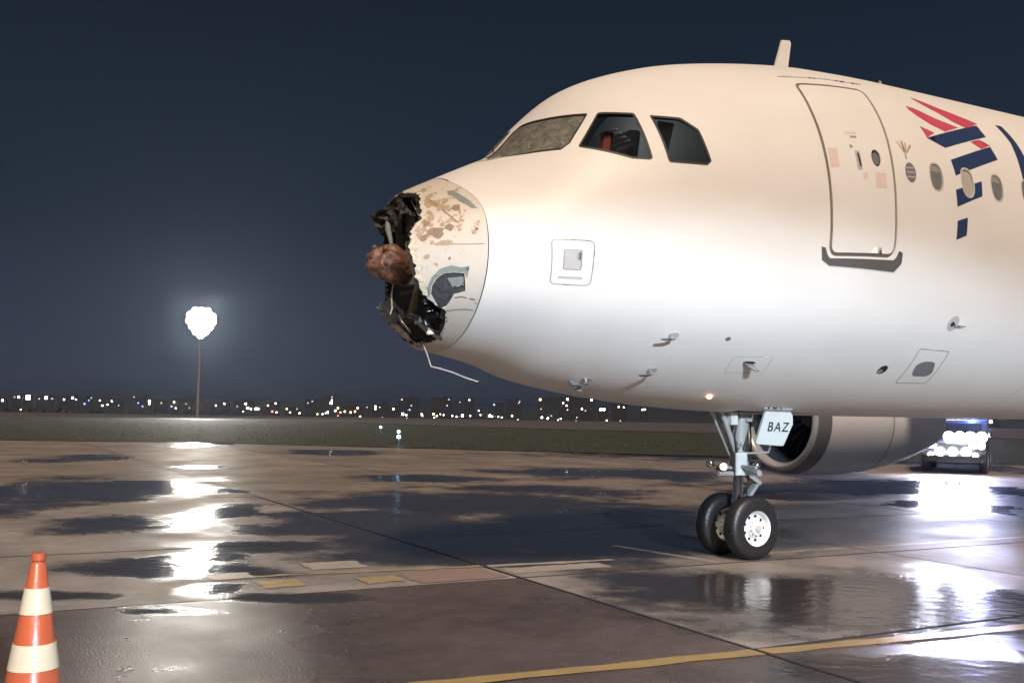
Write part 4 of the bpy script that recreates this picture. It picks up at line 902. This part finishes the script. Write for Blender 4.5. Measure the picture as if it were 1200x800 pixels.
# local frame: -y is the front, facing the camera
prof_ = [(-2.3, .38), (-2.38, .62), (-2.32, .98), (-1.35, 1.10), (-.55, 1.62), (.75, 1.66), (1.2, 1.12), (2.35, 1.10), (2.42, .5), (2.3, .36)]
sp(MB().prism(prof_, 0, -.90, .90), 'body', MT['carwhite'])
sp(MB().prism([(-1.30, 1.15), (-.575, 1.60), (-.555, 1.585), (-1.27, 1.13)], 0, -.76, .76), 'windshield', MT['carglass'])
for sx_ in (-1, 1):
    sp(MB().prism([(-1.1, 1.14), (-.50, 1.55), (.70, 1.58), (1.05, 1.14)], 0, sx_*.903-.004, sx_*.903+.004), 'side_window', MT['carglass'])
    for yy in (-1.5, 1.5):
        wh = sp(MB().lathe([(-.11, .22), (-.12, .33), (-.08, .37), (.08, .37), (.12, .33), (.11, .22)], (sx_*.82, yy, .37), (1, 0, 0), 24), 'wheel', MT['tyre'], True)
        sp(MB().lathe([(sx_*.12, .22), (sx_*.10, .14), (sx_*.13, .05), (sx_*.13, .001)], (sx_*.82, yy, .37), (1, 0, 0), 20), 'rim', MT['grey'], True, wh)
    hl_ = sp(MB().box((sx_*.68, -2.34, .86), (.42, .10, .24), None, .03), 'headlight', MT['chrome'])
    for q in (-.1, .1): sp(MB().lathe([(0, .10), (-.03, .07), (-.04, .001)], (sx_*.68+q, -2.395, .86), (0, 1, 0), 16), 'lamp', MT['beam'], True, hl_)
    sp(MB().lathe([(0, .08), (-.03, .05), (-.035, .001)], (sx_*.62, -2.40, .55), (0, 1, 0), 14), 'low_glare_lamp', MT['beam'], True)  # low lamps added to enlarge the vehicle's glare
    sp(MB().box((sx_*.98, -.95, 1.18), (.14, .10, .16), None, .03), 'mirror', MT['carglass'])
sp(MB().box((0, -2.36, .80), (.90, .06, .20), None, .02), 'grille', MT['seal']); sp(MB().box((0, -2.40, .46), (1.7, .14, .18), None, .05), 'bumper', MT['seal'])
lb = sp(MB().box((0, .05, 1.70), (1.3, .24, .06), None, .03), 'light_bar', MT['seal'])
for k in range(8): sp(MB().box((-.56+k*.16, -.05, 1.77), (.13, .12, .09), None, .02), 'bar_lamp', MT['bluebeacon' if k in (1, 6, 7) else 'beam2'], False, lb)
for k in (-.36, 0, .36): sp(MB().lathe([(0, .13), (-.03, .09), (-.04, .001)], (k, -2.44, .66), (0, 1, 0), 16), 'grille_glare_lamp', MT['beam'], True)  # lamps added across the grille to swell the dazzle
rk = sp(MB().tube([(-.2, -2.46, 1.12), (.86, -2.46, 1.12)], .025, 8), 'glare_lamp_rack', MT['seal'])
for k in range(4): sp(MB().lathe([(0, .15), (-.04, .11), (-.05, .001)], (-.10+k*.30, -2.50, 1.12), (0, 1, 0), 16), 'rack_glare_lamp', MT['beam'], True, rk)  # rack and its lamps added to fill out the glare
for x_ in (-.68, .5):
    ld = bpy.data.lights.new('headlight_beam', 'SPOT'); ld.energy = 800; ld.color = (.80, .80, 1.0); ld.spot_size = R(95); ld.spot_blend = .5; ld.shadow_soft_size = .2
    lo = bpy.data.objects.new('headlight_beam', ld); COL.objects.link(lo); lo.parent = suv; lo.location = (x_, -2.65, .92); lo.rotation_euler = (R(88), 0, R(180))
for x_ in (-.68, .25, .68):
    ld = bpy.data.lights.new('added_glow_spot', 'SPOT'); ld.energy = 700; ld.color = (.80, .80, 1.0); ld.spot_size = R(22); ld.spot_blend = .6; ld.shadow_soft_size = .12  # extra narrow spots added so the haze glows round the headlights
    lo = bpy.data.objects.new('added_glow_spot', ld); COL.objects.link(lo); lo.parent = suv; lo.location = (x_, -2.66, 1.0); lo.rotation_euler = Vector((0, -1, .015)).to_track_quat('-Z', 'Y').to_euler()
ld = bpy.data.lights.new('beacon_lamp', 'POINT'); ld.energy = 900; ld.color = (.15, .25, 1.0); ld.shadow_soft_size = .12; lo = bpy.data.objects.new('beacon_lamp', ld); COL.objects.link(lo); lo.parent = suv; lo.location = (.45, -.2, 1.95)

# ------------------------------------------------------------------ airfield lights on the ground
def airlight(px, py, colr, label, grp=None, h=.35):
    l_, d_ = gnd(px, py+2); x, y = frame_pt(l_, d_)
    e = empty('taxiway_light', (x, y, 0)); tag(e, label, 'airfield light', grp)
    o = MB().tube([(0, 0, 0), (0, 0, h)], .04, 8).build('stem', MT['mastgrey'], None); o.parent = e
    o = MB().lathe([(h, .07), (h+.04, .085), (h+.12, .07), (h+.16, .001)], (0, 0, 0), (0, 0, 1), 12).build('lens', MT[colr], None, True); o.parent = e
MT['cyanlight'] = em('blue_green_airfield_lens', (.25, .75, 1.0), 16); MT['greenlight'] = em('green_airfield_lens', (.6, 1.0, .8), 20)
airlight(467, 520, 'cyanlight', 'nearest of the blue-green taxiway lights at the apron edge'); airlight(467, 512, 'cyanlight', 'blue-green taxiway light on the grass just above the nearest one'); airlight(446, 505, 'cyanlight', 'blue-green taxiway light farthest left and highest of the three')
airlight(24, 482, 'greenlight', 'pale green airfield light at the far edge of the grass', h=.6)

# ------------------------------------------------------------------ town across the valley
MT['bld'] = pm('dark_facade', (.014, .017, .024), .8, noise=.3, scale=.05); MT['bld2'] = pm('dark_brick_facade', (.016, .017, .022), .85, noise=.3, scale=.05)
LM = {'w': em('window_white', (1, .97, .9), 8), 'W': em('lamp_bright_white', (1, .98, .92), 40), 'y': em('window_yellow', (1, .68, .30), 8), 'b': em('window_blue', (.12, .28, 1), 5), 'r': em('sign_red', (1, .12, .08), 6), 'd': em('window_dim', (.8, .8, .95), 1.3)}
LIGHTS = [(3, 469, 2, 'w'), (17, 465, 1.3, 'd'), (22, 465, 2, 'w'), (33, 465.5, 4, 'W'), (46, 467, 1.3, 'd'), (54, 466, 2.4, 'W'), (61, 467, 1.3, 'd'), (75, 468, 1.6, 'w'), (85, 466, 2, 'w'), (89, 468, 1.4, 'w'), (99, 473, 1.6, 'b'), (104, 469, 1.3, 'b'), (107, 466, 1.3, 'd'), (117, 469, 1.4, 'w'), (120, 475, 1.6, 'w'), (126, 474, 1.4, 'w'), (131, 470, 1.5, 'w'), (139, 475, 1.2, 'd'),
 (157, 465, 1.3, 'd'), (162, 472, 1.3, 'b'), (167, 476, 1.3, 'b'), (175, 470, 2.2, 'w'), (175, 473, 1.6, 'w'), (189, 472, 1.3, 'd'), (201, 476, 1.6, 'b'), (204, 471, 1.8, 'y'), (206, 478, 1.5, 'y'), (218, 473, 1.3, 'd'), (222, 478, 1.3, 'd'), (232, 472, 2, 'y'), (231, 475, 1.5, 'w'),
 (253, 475, 1.5, 'w'), (263, 473, 1.5, 'w'), (278, 476, 1.3, 'd'), (285, 482, 1.4, 'y'), (288, 473, 2, 'w'), (290, 478, 1.8, 'W'), (294, 479, 1.8, 'w'), (300, 479, 2.2, 'W'), (303, 479, 1.6, 'w'), (314, 475, 1.5, 'w'), (319, 482, 1.9, 'r'), (323, 472.5, 1.6, 'w'), (324, 483, 1.5, 'w'), (336, 479, 1.6, 'y'), (340, 483, 1.5, 'y'), (348, 479, 1.3, 'd'), (351, 484, 1.7, 'w'), (361, 472, 1.3, 'd'), (366, 470, 1.4, 'd'),
 (372, 485, 1.5, 'y'), (378, 485, 1.6, 'w'), (381, 484, 1.8, 'w'), (384, 483, 1.8, 'W'), (389, 465, 1.5, 'd'), (389, 469, 1.8, 'w'), (388, 472, 2.2, 'W'), (393, 481, 2.2, 'y'), (396, 478, 2, 'y'), (399, 483, 1.4, 'y'), (404, 482, 1.8, 'y'), (411, 483, 1.9, 'y'), (416, 482, 1.9, 'y'), (419, 478, 1.9, 'y'), (422, 488, 1.8, 'y'), (396, 487, 1.4, 'r'),
 (430, 477, 1.3, 'd'), (440, 476, 1.9, 'w'), (440, 479, 1.7, 'w'), (445, 477, 1.4, 'd'), (448, 489, 1.3, 'd'), (453, 490, 1.5, 'w'), (461, 479, 2, 'w'), (471, 468, 1.6, 'd'), (472, 485, 2.2, 'W'), (476, 486, 1.8, 'w'), (477, 490, 1.5, 'w'), (480, 480, 1.5, 'b'), (482, 475, 1.4, 'd'), (487, 491, 1.4, 'd'), (494, 485, 1.6, 'w'), (495, 487, 1.3, 'w'),
 (508, 485, 2.1, 'y'), (509, 489, 1.5, 'y'), (512, 487, 1.7, 'w'), (516, 485, 1.4, 'y'), (520, 486, 1.5, 'w'), (523, 492, 1.4, 'w'), (530, 487, 1.7, 'w'), (535, 488, 1.5, 'w'), (542, 487, 2.3, 'W'), (543, 493, 1.3, 'd'), (551, 487, 1.6, 'w'), (526, 468, 1.4, 'd'), (524, 475, 1.4, 'd'), (550, 468.5, 1.5, 'w'), (539, 471, 1.2, 'd'),
 (560, 493, 1.4, 'w'), (561, 481, 1.6, 'w'), (563, 486, 1.4, 'w'), (574, 487, 2.3, 'W'), (577, 488, 1.6, 'w'), (579, 474, 1.9, 'b'), (582, 492, 1.4, 'w'), (584, 488, 1.4, 'w'), (588, 489, 1.5, 'w'), (596, 497, 1.6, 'w'), (600, 487, 1.9, 'w'), (607, 492, 1.4, 'w'), (608, 472, 1.3, 'd'), (609, 470, 1.2, 'd'),
 (616, 495, 1.4, 'w'), (620, 494.5, 1.7, 'w'), (624, 495, 1.4, 'w'), (633, 468, 2.4, 'y'), (634, 479, 1.3, 'd'), (635, 489, 1.6, 'W'), (642, 490, 1.6, 'W'), (646, 487, 1.3, 'd'), (652, 489, 1.6, 'W'), (654, 492, 1.3, 'w'), (657, 490.5, 1.4, 'w'), (660, 472, 1.6, 'w'), (665, 467.5, 2, 'W'), (664, 475, 1.6, 'w'), (665, 480, 1.6, 'd'), (672, 477, 1.3, 'd'), (675, 493, 1.4, 'd'), (676, 489, 1.3, 'd'),
 (682, 479, 1.9, 'w'), (686, 481, 1.4, 'd'), (693, 468.5, 1.9, 'W'), (694, 495, 1.2, 'd'), (704, 479.5, 2.2, 'W'), (708, 479.5, 2.2, 'W'), (711, 492.5, 1.7, 'w'), (720, 500, 1.6, 'w'), (711, 501, 1.5, 'w'), (725, 476.5, 1.6, 'w'), (731, 477, 1.4, 'w'), (727, 493, 1.2, 'd'), (753, 480, 1.8, 'w'), (756, 479.5, 1.5, 'w'), (744, 501, 1.6, 'w'), (772, 501.5, 1.5, 'w'), (777, 501.5, 1.5, 'w'),
 (1168, 509, 1.4, 'w'), (1180, 509, 1.5, 'w'), (1197, 509, 2.2, 'W'), (1161, 494, 2.4, 'W')]
LIGHTS = sorted(LIGHTS)
clusters = []
for l in LIGHTS:
    if clusters and l[0]-clusters[-1][0][0] < 20 and l[0]-clusters[-1][-1][0] < 9: clusters[-1].append(l)
    else: clusters.append([l])
CN = {'w': 'white', 'W': 'bright white', 'y': 'yellow', 'b': 'blue', 'r': 'red', 'd': 'faint'}
NUM = {1: 'a single', 2: 'two', 3: 'three', 4: 'four', 5: 'five', 6: 'six', 7: 'seven', 8: 'eight', 9: 'nine'}
def place_word(px):
    if px < 110: return 'far left of the floodlight mast'
    if px < 232: return 'just left of the floodlight mast'
    if px < 330: return 'just right of the floodlight mast'
    if px < 430: return 'halfway between mast and broken nose'
    if px < 520: return 'below the broken nose'
    if px < 610: return 'under the front of the belly'
    if px < 800: return 'between belly and nose gear'
    return 'at the right edge behind vehicle'
seenlab = {}
for ci, cl_ in enumerate(clusters):
    D = random.uniform(1150, 2000); cos_ = 1
    pts = []
    for (px, py, r_, c_) in cl_:
        d = fw + rr*((px-600)/FPX) - uu*((py-400)/FPX); d = d/Vector((d.x, d.y, 0)).length
        pts.append((CAM+d*D, r_, c_, px))
    az = math.atan2(pts[len(pts)//2][0].x-CAM.x, pts[len(pts)//2][0].y-CAM.y); right = Vector((math.cos(az), -math.sin(az), 0)); away = Vector((math.sin(az), math.cos(az), 0))
    us = [(p-CAM).dot(right) for p, *_ in pts]; u0_, u1_ = min(us)-4, max(us)+4
    if u1_-u0_ < 14: c0 = (u0_+u1_)/2; u0_, u1_ = c0-7, c0+7
    ztop = max(p.z for p, *_ in pts)+random.uniform(1.0, 2.6); base = CAM+away*D; zb_ = land_z(base.x, base.y)-.5
    zb_ = min(zb_, min(p.z for p, *_ in pts)-4)
    cen = base+right*((u0_+u1_)/2); e = empty('building', (cen.x, cen.y, zb_), -az)
    n_ = len(cl_); kinds = [c_ for *_, c_ in cl_]; main = max(set(kinds), key=kinds.count); other = sorted({CN[k] for k in kinds if k != main})
    cols = CN[main]+(' and '+other[-1] if other else '')
    lab = ('dark distant building with one %s light %s' % (cols, place_word(cl_[0][0]))) if n_ == 1 else ('dark distant building with %s lights, %s, %s' % (NUM.get(n_, 'many'), cols, place_word(cl_[0][0])))
    lab = ' '.join(lab.split()[:16]); seenlab[lab] = seenlab.get(lab, [])+[e]
    tag(e, lab, 'building', 'town buildings across the valley')
    W_ = u1_-u0_; H_ = ztop-zb_; bm_ = MT['bld' if ci % 2 else 'bld2']
    b = MB().box((0, 8, H_/2), (W_, 16, H_)); o = b.build('wall', bm_, None); o.parent = e
    rf = MB().box((0, 8, H_+.3), (W_+.8, 16.8, .6)); rf.box((W_*.18, 8, H_+1.4), (W_*.28, 5, 1.8)); o = rf.build('roof', bm_, None); o.parent = e
    for (p, r_, c_, px), u_ in zip(pts, us):
        s_ = r_*D/FPX*.64; q = MB().box((u_-(u0_+u1_)/2, -.06, p.z-zb_), (s_*1.5, .10, s_*1.6)).build('lit_window', LM[c_], None); q.parent = e
seq = ['first', 'second', 'third', 'fourth', 'fifth', 'sixth']
for lab, es in seenlab.items():
    if len(es) > 1:
        for k, e in enumerate(es): e['label'] = ' '.join((lab.replace('dark distant building', seq[k]+' building from left', 1)).split()[:16])
# dark tree belt on the valley edge
MT['leaf'] = pm('night_foliage', (.022, .027, .024), .8, noise=.4, scale=.4); MT['bark'] = pm('bark', (.05, .04, .03), .9)

wv, wf = [], []
for k in range(9000):
    az = YAW+R(random.uniform(-34, 34)); D = random.uniform(700, 1100); x, y = CAM.x+math.sin(az)*D, CAM.y+math.cos(az)*D
    zt_ = 7+4*mnoise.noise(Vector((az*40, 3, 0)))+3*mnoise.noise(Vector((az*160, 7, 0))); z = land_z(x, y)+random.random()**.7*max(2, zt_)
    s_ = random.uniform(.8, 2.0); o = len(wv); ax = Vector((random.gauss(0, 1), random.gauss(0, 1), random.gauss(0, 1))).normalized(); bx_ = ax.orthogonal().normalized()
    wv += [tuple(Vector((x, y, z))+ax*s_), tuple(Vector((x, y, z))-ax*s_*.6+bx_*s_), tuple(Vector((x, y, z))-ax*s_*.5-bx_*s_)]; wf.append((o, o+1, o+2))
me = bpy.data.meshes.new('wood'); me.from_pydata(wv, [], wf); tag(link('wood', me, MT['leaf']), 'dark belt of trees along the far edge of the airfield', 'trees', kind='stuff')
# ------------------------------------------------------------------ damp night air
HB = MB().box((CAM.x, CAM.y, 20), (21000, 21000, 120)); hzo = HB.build('haze', None); tag(hzo, 'thin damp night haze over the airfield', 'haze', kind='stuff')
hm_ = bpy.data.materials.new('haze_air'); hm_.use_nodes = True; t_ = hm_.node_tree; t_.nodes.clear(); o_ = t_.nodes.new('ShaderNodeOutputMaterial'); v_ = t_.nodes.new('ShaderNodeVolumePrincipled')
v_.inputs['Color'].default_value = (.62, .76, 1, 1); v_.inputs['Density'].default_value = .00022; v_.inputs['Anisotropy'].default_value = .78; t_.links.new(v_.outputs[0], o_.inputs['Volume']); hzo.data.materials.append(hm_)
